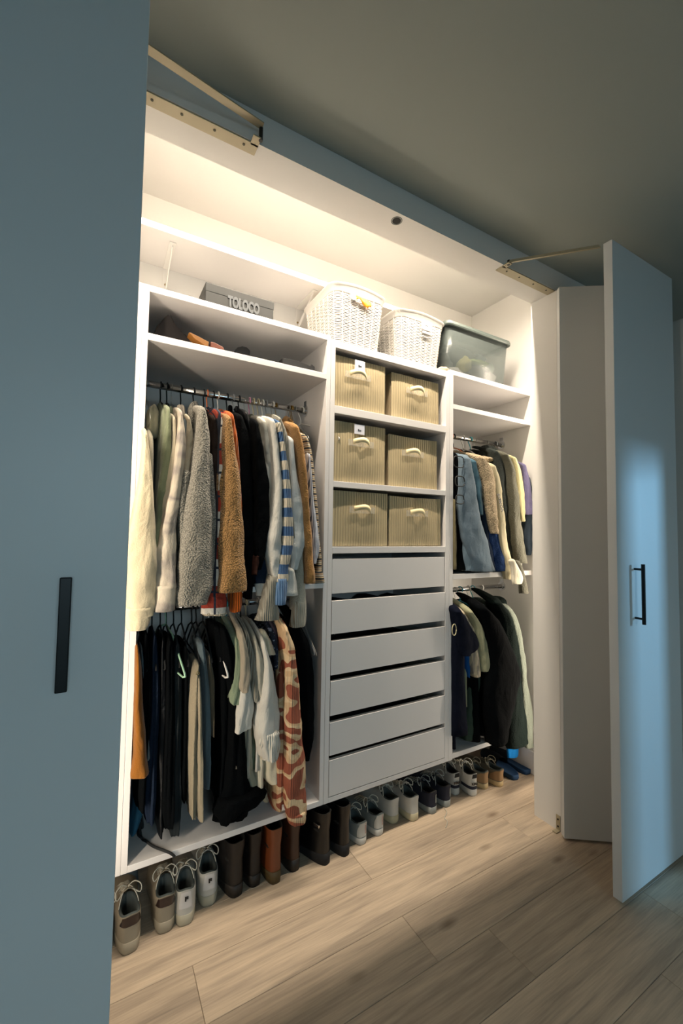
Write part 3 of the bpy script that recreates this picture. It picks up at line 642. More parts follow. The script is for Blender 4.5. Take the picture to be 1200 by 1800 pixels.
garment('jacket', 'dark brown jacket', 'dark brown jacket between the grey teddy coat and the plaid overshirt', 'jacket', BRN,
        [(738, 373, 380), (780, 372, 386), (850, 374, 388), (930, 376, 390), (1010, 377, 390)], Yf=-.015, dep=.025, hang='black', **U)
garment('overshirt', 'plaid overshirt', 'red, white and navy plaid overshirt with pale fleece lining at the hem', 'overshirt', PLD,
        [(728, 383, 389), (770, 385, 397), (840, 383, 397), (920, 380, 396), (990, 377, 394), (1035, 372, 396), (1062, 362, 398)], Yf=-.045, dep=.03, hang='orange', **U, hoodp=(388, 740, 11, 40, .08),
        cuff=([(1052, 358, 400), (1064, 354, 400), (1078, 355, 398)], PLD), parts=(('fleece_hem', F('pale_fleece', 'd8cbb2', 'sherpa'), [(1075, 356, 397), (1079, 355, 398), (1082, 358, 396)], -.05, .028),))
garment('coat', 'tan teddy coat', 'tan curly teddy coat with a wide sleeve', 'coat', SHERT,
        [(738, 395, 407), (770, 392, 413), (830, 393, 421), (900, 391, 427), (970, 387, 432), (1015, 384, 436), (1040, 383, 437)], Yf=-.085, dep=.045, hang='black', **U, amp=.04, fr=2, th=.02, hoodp=(396, 752, 18, 40, .06), bm=F('brown_felt', '8a6b48', 'wool'),
        parts=(('fleece_panel', SHERT, [(752, 390, 402), (800, 389, 403), (840, 384, 404), (900, 383, 402), (960, 382, 400)], -.05, .03),))
garment('sweater', 'rust cable sweater', 'rust orange cable knit sweater below the tan teddy coat', 'sweater', RUST,
        [(732, 404, 411), (780, 408, 419), (860, 413, 424), (940, 412, 427), (1020, 406, 428), (1050, 405, 428), (1075, 408, 424)], Yf=-.04, dep=.025, hang='white', **U)
garment('jacket', 'black zip jacket', 'black jacket directly right of the tan teddy coat', 'jacket', BLK,
        [(735, 416, 428), (780, 415, 440), (850, 417, 444), (930, 425, 446), (990, 430, 448), (1030, 428, 446), (1052, 431, 443)], Yf=-.03, dep=.035, hang='black', **U, collar=True, th=.018)
garment('jacket', 'dark grey jacket', 'dark grey padded jacket with a gold pull behind the black sleeves', 'jacket', BLK2,
        [(728, 428, 436), (770, 436, 448), (830, 440, 455), (900, 443, 458), (970, 444, 456)], Yf=-.01, dep=.03, hang='grey', **U, collar=True, th=.018)
garment('jacket', 'black elbow patch jacket', 'black jacket with a brown elbow patch on its long sleeve', 'jacket', BLK,
        [(745, 444, 453), (790, 447, 464), (850, 449, 472), (910, 449, 475), (960, 447, 469), (1000, 446, 458)], Yf=-.06, dep=.04, hang='black', **U, collar=True, th=.018,
        parts=(('elbow_patch', F('brown_patch', '3b2620'), [(978, 447, 458), (990, 446, 457), (1010, 445, 452)], -.065, .036), ('lining', NAVY, [(985, 452, 470), (1010, 446, 474), (1025, 448, 476)], -.03, .03)))
garment('windbreaker', 'pale windbreaker', 'white, grey and olive panelled windbreaker', 'jacket', F('grey_white', 'b9b6ab', 'slick'),
        [(742, 460, 468), (770, 464, 476), (820, 469, 482), (870, 473, 485), (930, 474, 484), (1020, 460, 478)], Yf=-.02, dep=.03, hang='pink', **U, bm=F('olive_panel', '66695a', 'slick'),
        parts=(('side_panel', F('olive_panel', '66695a', 'slick'), [(765, 470, 479), (820, 475, 484), (870, 477, 487)], -.005, .02), ('white_hem', WHT, [(1010, 450, 482), (1030, 448, 484), (1047, 452, 482)], -.02, .03)))
garment('sweater', 'white sweater', 'white sweater with a ballooning sleeve and pale ribbed cuff', 'sweater', WHT,
        [(742, 474, 482), (780, 478, 491), (850, 482, 496), (920, 475, 498), (965, 469, 495), (995, 472, 490), (1018, 477, 486)], Yf=-.065, dep=.035, hang='cream', **U, hoodp=(470, 748, 12, 24, .08),
        cuff=([(1014, 472, 490), (1040, 466, 488), (1065, 460, 490), (1090, 453, 492)], SPK), amp=.06, fr=2)
garment('sweater', 'blue striped sweater', 'chunky blue and cream striped knit sweater', 'sweater', STR,
        [(746, 486, 493), (780, 493, 500), (840, 498, 509), (900, 500, 514), (950, 498, 515), (990, 491, 510), (1022, 486, 505)], Yf=-.08, dep=.035, hang='cream', **U, amp=.04,
        cuff=([(1018, 487, 505), (1035, 485, 505), (1062, 483, 503)], F('blue_rib', '5c7ba0', 'knit')))
garment('sweater', 'speckled grey sweater', 'speckled light grey knit sweater right of the blue striped one', 'sweater', SPK,
        [(738, 488, 494), (770, 495, 506), (830, 503, 511), (900, 507, 514), (960, 510, 518)], Yf=-.03, dep=.03, hang='white', **U)
garment('shirt', 'white shirt', 'white shirt with a flared cuff, under the tan felt coat', 'shirt', F('cool_white', 'c9cac6'),
        [(775, 507, 516), (840, 510, 524), (900, 513, 536), (945, 513, 538), (975, 511, 532), (1000, 510, 524)], Yf=-.045, dep=.035, hang='white', **U, amp=.10,
        cuff=([(1002, 504, 518), (1020, 503, 522), (1046, 500, 526)], WHT))
garment('sweater', 'long grey knit sweater', 'light grey sweater whose ribbed cuff hangs lowest on the upper rod', 'sweater', F('grey_knit', 'b5af9f', 'wool'),
        [(790, 512, 520), (860, 518, 530), (940, 523, 536), (1000, 521, 538), (1040, 519, 539), (1072, 517, 540)], Yf=-.02, dep=.03, hang='wire', **U,
        cuff=([(1060, 519, 539), (1080, 517, 540), (1102, 513, 540)], F('grey_rib', 'b5af9f', 'knit')))
garment('coat', 'tan felt coat', 'tan felt coat with a pointed collar and narrow sleeve', 'coat', TANF,
        [(752, 515, 525), (790, 522, 535), (850, 528, 542), (920, 533, 547), (980, 537, 551), (1025, 537, 554)], Yf=-.06, dep=.038, hang='gold', **U, hoodp=(503, 752, 20, 40, .09), amp=.035,
        parts=(('lapel', TANF, [(770, 512, 522), (830, 514, 530), (880, 515, 534), (930, 522, 538)], -.02, .03),))
garment('shirt', 'pinstripe shirt', 'thin white and grey pinstripe shirt beside the multi-striped sweater', 'shirt', ramp_mat('fabric_pin', 'vstripe', [(0, 'c4c6cc'), (.6, '5d6678')], 160),
        [(800, 540, 545), (870, 544, 551), (930, 548, 558), (965, 550, 561), (990, 549, 556)], Yf=-.015, dep=.02, hang='gold', **U, th=.009)
garment('sweater', 'multi-striped sweater', 'black, cream and brown finely striped sweater at the right end of the rod', 'sweater', MUL,
        [(770, 532, 541), (800, 539, 549), (860, 546, 556), (930, 553, 561), (980, 557, 566), (1010, 556, 569)], Yf=-.01, dep=.03, hang='wire', **U, bm=MUL, cuff=([(1006, 554, 568), (1014, 554, 571), (1024, 555, 571)], MUL))
for px_, col, lab in ((430, 'wire', 'steel wire hanger, empty, right of the black zip jacket'), (468, 'grey', 'grey empty hanger left of the cream hooks'), (478, 'wire', 'steel wire hanger, empty, above the white sweater'), (508, 'wire', 'steel wire hanger, empty, above the tan collar'),
                      (514, 'gold', 'gold wire hanger, empty, near the right end of the upper rod'), (519, 'wire', 'steel wire hanger, empty, second from the right end of the upper rod')):
    p = at(px_, 705, .2); hanger(p.x, 1.864, col, lab, group='empty hangers on the upper left rod', drop=.10, half=.15)
hanger(at(529, 720, .2).x, 1.864, 'white', 'thick white empty hanger jutting out at the right end of the upper left rod', rot=math.radians(28), drop=.09, half=.21)

# ------------------------------------------------------------------ lower rod, left bay
Lw = dict(rod_z=1.015, group=G2)
def pants(short, label, m, rows, Yf=.0, dep=.10, hang='black', **k):
    return garment('trousers', short, label, 'trousers', m, rows, Yf=Yf, dep=dep, hem=None, hang=hang, **{**Lw, **k})
pants('mustard trousers', 'mustard trousers hanging at the far left of the lower rod', MUS, [(1135, 236, 243), (1180, 234, 250), (1250, 232, 252), (1310, 230, 257), (1363, 228, 260)], Yf=-.02, dep=.07, amp=.05, fr=2)
pants('blue jeans', 'blue jeans behind the mustard trousers, reaching the bottom board', DEN2, [(1150, 248, 254), (1220, 252, 262), (1300, 250, 268), (1380, 236, 262), (1440, 228, 250), (1458, 226, 242)], Yf=.08, dep=.08, amp=.08)
pants('grey blue jeans', 'narrow grey blue jeans just right of the mustard trousers', BGRY, [(1140, 246, 250), (1200, 250, 257), (1280, 253, 261), (1330, 254, 263)], Yf=.03, dep=.06)
bl = [(255, 246, 1418, 'black jeans nearest the mustard trousers, folded over the bar'), (270, 262, 1440, 'black trousers, second black pair from the left'), (284, 280, 1458, 'black corduroy trousers hanging lowest of the black pairs'), (297, 294, 1448, 'black leggings between two wider black pairs'), (309, 305, 1462, 'dark charcoal jeans left of the khaki pair'), (322, 320, 1400, 'short black trousers left of the khaki pair')]
for i, (a_, b_, yb_, lab) in enumerate(bl):
    m = [BLK, NAVY, BLK2, BLK, F('charcoal', '24282a'), BLK][i]
    pants('%s' % lab.split(',')[0], lab, m, [(1112+4*i, a_-3, a_+4), (1150, a_-7, a_+8), (1230, a_-8, a_+10), (1320, (a_+b_)/2-9, (a_+b_)/2+11), (yb_-40, b_-10, b_+12), (yb_, b_-6, b_+9)], Yf=.02+.015*(i % 3), dep=.09, amp=.12, fr=4)
pants('khaki jeans', 'khaki beige jeans with an eyelet, hanging straight to the bottom board', KHA, [(1165, 340, 350), (1190, 335, 351), (1250, 332, 353), (1330, 331, 350), (1400, 333, 347), (1433, 334, 344)], Yf=.01, dep=.08, amp=.12)
pants('second khaki jeans', 'narrow khaki leg just right of the khaki jeans', F('khaki_dark', '8d836f'), [(1190, 344, 352), (1260, 346, 355), (1340, 346, 357), (1410, 346, 358), (1438, 348, 357)], Yf=.0, dep=.05, amp=.08)
b = MB(); c = at(347, 1183, -.0); b.tube([(c.x+.005*cos(a), c.y-.004, c.z+.005*sin(a)) for a in [2*pi*i/16 for i in range(17)]], .0014, 6)
tag(b.build('key_ring', mat('brass', 'b0a070', .3, .8), None, True, off=(c.x, c.y, c.z-.005)), 'small metal ring at the waist of the khaki jeans', 'ring')
pants('blue grey jeans', 'blue grey jeans right of the khaki pair', BGRY, [(1130, 346, 358), (1190, 352, 366), (1260, 355, 370), (1330, 356, 370), (1380, 355, 368)], Yf=.03, dep=.08)
pants('olive brown trousers', 'olive brown trousers left of the black dress', F('olive_brown', '5c5344'), [(1150, 362, 368), (1190, 362, 376), (1240, 365, 377), (1290, 370, 374)], Yf=.03, dep=.07)
pants('black wide trousers', 'black wide trousers beside the olive brown pair', BLK, [(1100, 372, 386), (1150, 375, 405), (1230, 378, 412), (1310, 380, 410), (1400, 376, 400)], Yf=.03, dep=.09, amp=.1, fr=4)
garment('dress', 'long black dress', 'long black dress whose skirt pools on the bottom board', 'dress', BLK,
        [(1105, 385, 398), (1150, 390, 418), (1220, 400, 428), (1290, 400, 430), (1360, 396, 436), (1400, 388, 446), (1436, 384, 440)], Yf=-.01, dep=.08, **Lw, amp=.1, fr=4,
        parts=(('skirt_hem', BLK, [(1402, 392, 464), (1410, 388, 467), (1424, 384, 458), (1444, 388, 418)], -.035, .05),))
p = at(300, 1140, .05)
hanger(at(292, 1080, .2).x, 1.015, 'mint', 'mint green empty hanger between the black trousers', rot=math.radians(8), drop=.13, half=.24, y=.2)
hanger(at(367, 1075, .2).x, 1.015, 'white', 'thin white empty hanger right of the khaki jeans', rot=math.radians(6), drop=.16, half=.22, y=.2)
T = dict(rod_z=1.015, group=G2, th=.012)
def tee(short, label, m, rows, hem, hang, Yf=-.02, dep=.03, cat='t-shirt', name='tee_shirt', **k):
    return garment(name, short, label, cat, m, rows, Yf=Yf, dep=dep, hem=hem, hang=hang, **{**T, **k})
tee('dark sage tee', 'dark sage green tee under the first teal hanger', SAG2, [(1118, 403, 412), (1150, 405, 419), (1190, 406, 422), (1220, 407, 422), (1234, 407, 420)], .50, 'teal', Yf=.0, amp=.1)
tee('sage tee', 'sage green tee with a wavy sleeve edge', F('sage_tee2', '7d8a72'), [(1126, 412, 420), (1160, 413, 427), (1200, 408, 427), (1225, 404, 424), (1236, 405, 420)], .55, 'teal', Yf=-.02, amp=.14)
tee('taupe tee', 'taupe tee with a wide pointed sleeve', TAUP, [(1118, 420, 429), (1150, 424, 437), (1180, 424, 442), (1205, 422, 441), (1216, 424, 438)], .45, 'teal', Yf=-.045, amp=.07, bm=TAUP)
tee('white tee', 'white tee hanging lower than the taupe one', WHT, [(1130, 424, 432), (1180, 424, 438), (1230, 418, 442), (1260, 413, 442), (1284, 412, 440)], .60, 'grey', Yf=-.03, amp=.12, fr=4)
tee('grey speckled tee', 'grey speckled tee next to the taupe one', SPK, [(1118, 430, 438), (1160, 437, 450), (1195, 441, 454), (1225, 444, 456), (1232, 446, 454)], .40, 'wire', Yf=-.03)
tee('pale grey tee', 'pale grey tee with rolled sleeve edge', F('pale_grey', 'aaa596'), [(1126, 444, 452), (1160, 448, 462), (1200, 450, 468), (1222, 454, 470), (1226, 458, 468)], .40, 'wire', Yf=-.04)
tee('olive tank top', 'olive green tank top behind the white blouse', SAG2, [(1200, 448, 458), (1240, 446, 462), (1290, 444, 460), (1350, 440, 456)], .48, 'grey', Yf=.02, cat='top', name='tank_top')
garment('blouse', 'white ruffled blouse', 'white blouse with ruffled cuff, the largest white top on the lower rod', 'blouse', WHT,
        [(1130, 458, 466), (1170, 462, 478), (1220, 458, 486), (1260, 452, 489), (1285, 452, 490), (1310, 458, 490), (1333, 464, 489)], Yf=-.055, dep=.04, hem=.42, hang='cream', **T, amp=.13, fr=4,
        parts=(('ruffle', F('white_crinkle', 'd8d4c8', 'knit'), [(1290, 461, 491), (1305, 460, 492), (1320, 464, 492), (1338, 467, 490)], -.065, .04), ('shoulder_yoke', F('ivory', 'cdc4ac'), [(1112, 458, 468), (1130, 461, 478), (1150, 466, 484)], -.02, .03)))
garment('trousers', 'beige trousers', 'beige trousers hanging below the white tee', 'trousers', F('beige_trousers', 'b3a68e'), [(1230, 430, 440), (1290, 430, 444), (1340, 432, 446), (1362, 434, 444)], Yf=.03, dep=.05, **Lw)
garment('trousers', 'cream trousers', 'cream trousers hanging below the white blouse, left leg', 'trousers', F('cream_trousers', 'cfc6b0'), [(1240, 448, 458), (1300, 448, 462), (1350, 450, 463), (1385, 452, 461)], Yf=.0, dep=.05, **Lw, hang='wire')
garment('trousers', 'ivory trousers', 'ivory trousers hanging below the ruffled cuff', 'trousers', F('ivory', 'cdc4ac'), [(1280, 466, 480), (1330, 464, 488), (1360, 466, 489), (1374, 472, 488)], Yf=-.01, dep=.05, **Lw, hang='wire')
garment('scarf', 'long beige scarf', 'long beige scarf curving down to the bottom board', 'scarf', F('beige_scarf', 'a79d86'), [(1270, 426, 436), (1330, 428, 440), (1370, 434, 450), (1395, 448, 466), (1408, 462, 472)], Yf=.02, dep=.03, **Lw)
garment('shirt', 'navy floral shirt', 'navy patterned shirt right of the white blouse', 'shirt', ramp_mat('fabric_floral', 'camo', [(0, '1c2230'), (.55, '2a3146'), (.63, '8a8fa0')], 60), [(1115, 474, 482), (1150, 480, 490), (1210, 484, 494), (1290, 485, 495), (1330, 486, 494)], Yf=.0, dep=.03, hem=.45, hang='white', **T)
garment('shirt', 'purple grey shirt', 'dull purple shirt between the navy and the brown patterned shirts', 'shirt', F('dull_purple', '5a5060'), [(1110, 480, 488), (1160, 486, 496), (1240, 490, 500), (1310, 490, 500)], Yf=.01, dep=.03, hem=.45, hang='white', **T)
for px_, lab in ((468, 'white empty hanger left of the brown patterned shirt'), (474, 'second white empty hanger left of the brown patterned shirt'), (480, 'third white empty hanger, closest to the brown patterned shirt')):
    hanger(at(px_, 1075, .2).x, 1.015, 'white', lab, drop=.13, half=.21, y=.17, group='white hangers on the lower left rod')
garment('shirt', 'brown patterned shirt', 'brown and cream camouflage print shirt reaching below the bottom board', 'shirt', CAMO,
        [(1108, 494, 506), (1140, 499, 519), (1180, 503, 524), (1250, 503, 530), (1310, 503, 533), (1370, 502, 536), (1410, 504, 537), (1436, 510, 538)], Yf=-.075, dep=.04, hem=.27, hang='cream', **T, amp=.08, fr=3,
        cuff=([(1430, 508, 538), (1438, 510, 538), (1447, 512, 537)], CAMO), parts=(('shirt_front', CAMO, [(1180, 488, 502), (1260, 489, 505), (1340, 488, 505), (1412, 487, 503)], -.03, .03),))
garment('jacket', 'black long jacket', 'black long jacket filling the right end of the lower rod', 'jacket', BLK,
        [(1090, 508, 522), (1130, 516, 542), (1180, 524, 550), (1240, 530, 552), (1300, 533, 548), (1334, 534, 542)], Yf=.01, dep=.05, hem=.40, hang='gold', **T, amp=.08)
hanger(at(518, 1075, .2).x, 1.015, 'wire', 'steel wire hanger, empty, right of the brown patterned shirt', drop=.13, half=.19, y=.17, group='wire hangers on the lower left rod')
hanger(.775, 1.015, 'grey', 'grey hanger at the right end of the lower left rod', drop=.13, half=.18, y=.18)
# strap of the bag lying on the bottom board
b = MB(); P = [(243, 1455), (247, 1468), (256, 1478), (270, 1488), (288, 1496), (304, 1504)]
W_ = [atz(u, v, .2475) for u, v in P[:5]] + [at(300, 1500, -.006), at(307, 1506, -.007)]; W_[0] = Vector((W_[0].x, W_[0].y+.05, .33)); W_[4].z += .002; b.tube(catmull(W_, 24), .0042, 8)
P = [(251, 1452), (243, 1458), (243, 1468), (250, 1473)]; Q_ = [W_[0]] + [atz(u, v, .2475) for u, v in P]; b.tube(catmull(Q_, 18), .0038, 8)
tag(b.build('bag_strap', mat('black_cord', '15181a', .8), None, True, off=(.2, .1, .244)), 'black cord strap trailing over the edge of the left bottom board', 'strap')

# ------------------------------------------------------------------ upper rod, right bay
R1 = dict(hem=1.13, group=G3)
garment('jacket', 'black corded jacket', 'black jacket with looped cords at the left end of the right rod', 'jacket', BLK, [(800, 795, 802), (850, 796, 812), (900, 798, 818), (960, 800, 822), (1002, 800, 824)], Yf=-.0, dep=.035, hang='white', **R1,
        parts=(('olive_lining', F('olive_lining', '6a6248'), [(880, 797, 799), (940, 797, 801), (1000, 797, 801)], -.01, .02),))
for (cx_, cy_, rw) in ((806, 812, 9), (808, 846, 8), (808, 878, 7)):
    c = at(cx_, cy_, -.035); k = (at(cx_+rw, cy_, -.035)-c).length
    b = MB(); b.tube([(c.x+k*math.copysign(abs(cos(a))**.6, cos(a)), c.y, c.z+k*.8*math.copysign(abs(sin(a))**.6, sin(a))) for a in [2*pi*i/22 for i in range(22)]], .0026, 6)
    tag(b.build('cord_loop', mat('black_cord', '15181a', .8), None, True, off=c), {812: 'black cord loop hanging over the denim shirt, top one', 846: 'black cord loop hanging over the denim shirt, middle one', 878: 'black cord loop hanging over the denim shirt, lowest one'}[cy_], 'cord', 'cord loops on the right upper rod')
garment('shirt', 'light denim shirt', 'light blue denim shirt with dark seam stitching', 'shirt', DEN, [(806, 812, 826), (840, 812, 835), (890, 812, 843), (930, 815, 852), (970, 824, 862), (1004, 836, 870)], Yf=-.04, dep=.035, hang='wire', **R1, amp=.05, fr=2, hoodp=(807, 806, 20, 16, .05),
        parts=(('denim_sleeve', F('denim_grey', '6d7f8b'), [(940, 816, 828), (975, 816, 832), (1003, 820, 836)], -.02, .025),))
garment('shirt', 'teal blue shirt', 'teal blue shirt just right of the light denim one', 'shirt', F('teal_blue', '466472'), [(812, 830, 836), (840, 834, 843), (880, 838, 850), (905, 842, 848)], Yf=-.025, dep=.03, hang='wire', **R1)
garment('jacket', 'navy jacket', 'navy jacket left of the cream fleece jacket', 'jacket', NAVY, [(808, 835, 841), (840, 841, 851), (900, 846, 857), (960, 852, 866), (1000, 858, 872)], Yf=-.015, dep=.03, hang='gold', **R1)
garment('sweater', 'royal navy knit sweater', 'deep blue wool sweater with sleeve reaching the middle shelf', 'sweater', NKN, [(818, 842, 848), (870, 850, 858), (920, 858, 868), (950, 864, 886), (980, 870, 893), (1003, 874, 897)], Yf=-.03, dep=.032, hang='black', **R1, amp=.08)
garment('jacket', 'cream fleece jacket', 'cream curly fleece jacket with pink lining', 'jacket', F('cream_fleece', 'bda98a', 'sherpa'), [(806, 842, 852), (830, 848, 868), (870, 856, 872), (910, 862, 874), (938, 868, 876)], Yf=-.055, dep=.035, hang='orange', **R1, amp=.05, hoodp=(850, 808, 22, 12, .05))
t_ = garment('sweatshirt', 'cream printed sweatshirt', 'cream sweatshirt with black letters printed down the sleeve', 'sweatshirt', F('cream_print', 'b5ac90'), [(820, 864, 870), (850, 868, 880), (900, 873, 886), (950, 878, 892), (1000, 889, 902), (1018, 893, 908)], Yf=-.045, dep=.03, hang='white', **R1, amp=.03)
c = at(877, 872, -.053)
for i, (ch, dx_) in enumerate((('EIOL', 0), ('FXOA', .010))):
    text(ch, .026, (c.x+.004+i*.014, -.05, c.z-.012-i*.035), Matrix.Rotation(math.radians(86), 4, 'X') @ Matrix.Rotation(math.radians(-74), 4, 'Z'), BLACKM, t_, name='printed_letters')
garment('jacket', 'charcoal hooded jacket', 'charcoal jacket with a dark hood in the right bay', 'jacket', DGR, [(795, 868, 876), (830, 872, 890), (880, 878, 896), (940, 888, 902), (995, 900, 912)], Yf=-.02, dep=.035, hang='teal', **R1, hoodp=(858, 797, 24, 30, .08))
garment('coat', 'olive grey wool coat', 'olive grey wool coat with a long sleeve near the right wall', 'coat', OLV, [(800, 885, 893), (830, 893, 906), (880, 897, 912), (940, 902, 920), (990, 909, 926)], Yf=-.05, dep=.035, hang='wire', **R1, amp=.04, collar=True)
garment('jacket', 'pale yellow jacket', 'pale yellow jacket behind the olive grey coat', 'jacket', PALE, [(806, 900, 907), (830, 906, 915), (870, 911, 921), (900, 914, 922), (916, 916, 923)], Yf=-.02, dep=.03, hang='wire', **R1)
garment('shirt', 'lavender shirt', 'lavender short-sleeved shirt at the right end of the rod', 'shirt', LAV, [(818, 917, 923), (850, 921, 931), (880, 923, 936), (904, 924, 937)], Yf=-.025, dep=.03, hang='grey', **R1, bm=WHT)
garment('shirt', 'dark blue shirt', 'dark blue shirt tight against the right closet wall', 'shirt', F('dark_slate', '2d3640'), [(840, 924, 930), (880, 926, 938), (920, 926, 938), (945, 925, 938), (975, 926, 933)], Yf=-.01, dep=.03, hang='black', **R1, xb=2.085)
drape('x', OLV, None, [(988, 905, 914), (1000, 912, 920), (1020, 914, 925), (1043, 917, 928)], -.075, .016, n=14, k=14); o = bpy.data.objects['x']; o.name = 'belt'; tag(o, 'grey brown coat belt hanging below the middle shelf', 'belt')
drape('x', F('ivory_plain', 'e6dfca'), None, [(986, 898, 906), (1000, 901, 913), (1015, 902, 919), (1026, 903, 917)], -.095, .015, n=12, k=14); o = bpy.data.objects['x']; o.name = 'sleeve_cuff'; tag(o, 'ivory sleeve end draped over the middle shelf edge', 'cuff')
# ------------------------------------------------------------------ lower rod, right bay
R2 = dict(rod_z=1.003, group=G4)
tn = garment('tee_shirt', 'navy tee', 'navy tee with a pale ring print at the left end of the lower right rod', 't-shirt', F('navy_tee', '0e121e'), [(1075, 798, 812), (1100, 802, 828), (1130, 806, 842), (1145, 808, 838), (1152, 812, 826)], Yf=-.05, dep=.035, hem=.27, hang='teal', **R2, amp=.05, th=.018,
        parts=(('tee_front', F('navy_tee', '0e121e'), [(1080, 796, 806), (1150, 797, 815), (1220, 797, 818), (1292, 797, 820)], -.03, .04),))
b = MB(); c = at(798, 1107, -.085); b.tube([(c.x+.013*cos(a), c.y, c.z+.026*sin(a)) for a in [2*pi*i/24 for i in range(25)]], .0022, 6)
b.build('ring_print', mat('pale_print', 'c9c09a', .7), tn, True)
garment('tee_shirt', 'blue tee', 'bright blue tee peeking below the navy one', 't-shirt', F('bright_blue', '1d4f8a'), [(1090, 816, 822), (1130, 818, 828), (1170, 818, 826), (1190, 821, 825)], Yf=-.01, dep=.025, hem=.45, hang='white', **R2)
garment('tee_shirt', 'striped beige tee', 'beige and brown striped tee with a rolled sleeve', 't-shirt', ramp_mat('fabric_beige_stripe', 'vstripe', [(0, 'b5a78c'), (.5, '8f8577')], 45), [(1078, 808, 816), (1110, 822, 835), (1150, 828, 842), (1180, 832, 845), (1189, 834, 844)], Yf=-.035, dep=.028, hem=.45, hang='teal', **R2)
garment('tee_shirt', 'khaki green tee', 'khaki green tee with a wide sleeve opening', 't-shirt', F('khaki_green', '99987a'), [(1076, 822, 830), (1100, 834, 846), (1130, 840, 856), (1160, 846, 863), (1179, 848, 868)], Yf=-.05, dep=.032, hem=.45, hang='teal', **R2, amp=.04)
garment('trousers', 'forest green trousers', 'forest green trousers hanging below the striped tee', 'trousers', GRN, [(1160, 826, 846), (1200, 820, 846), (1250, 818, 838), (1299, 816, 832)], Yf=-.0, dep=.05, hang='wire', **R2)
garment('sweatshirt', 'black sweatshirt', 'large black sweatshirt with elbow bent forward', 'sweatshirt', BLK, [(1070, 842, 856), (1095, 852, 880), (1130, 862, 896), (1165, 864, 909), (1195, 862, 917), (1240, 862, 908), (1280, 865, 897), (1308, 867, 893)], Yf=-.08, dep=.045, hem=.28, hang='gold', **R2, th=.026, amp=.05, dx=-.03, fr=2,
        parts=(('sweatshirt_front', BLK, [(1085, 838, 856), (1150, 842, 868), (1220, 846, 872), (1290, 848, 874)], -.02, .04),))
garment('jacket', 'dark green jacket', 'dark green padded jacket with a high collar', 'jacket', F('dark_green', '121a18', 'wool'), [(1060, 868, 882), (1090, 884, 902), (1140, 890, 912), (1200, 896, 918), (1260, 896, 924), (1312, 896, 928)], Yf=-.045, dep=.04, hem=.26, hang='white', **R2, th=.024, hoodp=(872, 1062, 26, 28, .06), amp=.08)
garment('jacket', 'grey green fleece jacket', 'grey green fleece jacket against the right wall', 'jacket', F('grey_green_fleece', '747b70', 'wool'), [(1072, 888, 900), (1095, 898, 912), (1130, 907, 918), (1180, 914, 924), (1240, 920, 933), (1290, 924, 936), (1314, 926, 937)], Yf=-.03, dep=.04, hem=.26, hang='white', **R2, th=.02, bm=F('dark_sage', '3d4741'))
for px_, col, lab in ((806, 'teal', 'teal empty hanger at the left end of the lower right rod'), (828, 'teal', 'teal empty hanger tilted above the khaki green tee')):
    hanger(at(px_, 1035, .2).x, 1.003, col, lab, rot=math.radians(14), drop=.11, half=.19, y=.19)
drape('x', F('bright_cyan_blue', '1c6fb4'), None, [(1286, 890, 914), (1310, 892, 913), (1331, 894, 911)], .05, .012, n=10, k=16, amp=.12, fr=5); o = bpy.data.objects['x']; o.name = 'towel'; tag(o, 'bright blue towel end hanging below the black sweatshirt', 'towel')
# ================================================================== shoes
def wprof(y, L, wide=1):
    pts = [(0, .038), (.12, .038), (.3, .036), (.45, .035), (.62, .044), (.75, .049), (.88, .047), (1, .038)]
    q = y/L
    for (a, b_), (c, d) in zip(pts, pts[1:]):
        if q <= c: return lerp(b_, d, (q-a)/(c-a))*wide
    return pts[-1][1]*wide
KS = 44
def ringpt(phi, lv, L, wide):
    y0, y1, sc, zh, zt, dip, inset = lv
    cy = .5-.5*cos(phi); y = (y0+(y1-y0)*cy)*L
    s_ = sin(phi); x = wprof(min(max(y, 0), L), L, wide)*sc*math.copysign(abs(s_)**.56, s_) + .004*sin(min(1, y/L)*pi)*0
    x += -.006*max(0, (y/L-.45))          # toes lean inwards a little
    q = min(1, max(0, y/L)); z = lerp(zh, zt, q**1.1) - dip*(abs(s_)**1.5)
    return Vector((x, y, z))
LOW = [(0, 1, .90, 0, .004, 0, 0), (-.006, 1.003, .97, .006, .008, 0, 0), (-.008, 1.006, 1.0, .030, .022, 0, 0), (-.002, 1.0, .97, .031, .023, 0, 0),
       (.0, .99, .99, .046, .040, 0, 0), (.002, .90, .97, .062, .058, 0, 0), (.0, .66, .90, .076, .078, .003, 0), (-.008, .44, .82, .089, .094, .009, 0), (-.012, .335, .72, .102, .100, .013, 0),
       (.002, .32, .60, .105, .102, .013, 0), (.028, .305, .48, .096, .094, .010, 0), (.038, .30, .47, .064, .064, 0, 0), (.055, .28, .42, .054, .052, 0, 0)]
BOOT = [(0, 1, .90, 0, .004, 0, 0), (0, 1.0, .97, .02, .006, 0, 0), (-.002, 1.0, .98, .042, .016, 0, 0), (.008, .99, .95, .043, .017, 0, 0),
        (.008, .98, .95, .06, .036, 0, 0), (.010, .92, .93, .075, .055, 0, 0), (.014, .72, .86, .095, .085, 0, 0), (.016, .52, .76, .120, .13, 0, 0), (.000, .46, .84, .160, .185, .0, 0),
        (-.006, .46, .88, .195, .215, .006, 0), (.012, .44, .80, .194, .213, .006, 0), (.03, .42, .75, .12, .12, 0, 0), (.04, .4, .7, .05, .05, 0, 0)]
def surf(P, phi, l, L, wide):
    i = min(int(l), len(P)-2); t = l-i
    return ringpt(phi, P[i], L, wide).lerp(ringpt(phi, P[i+1], L, wide), t)
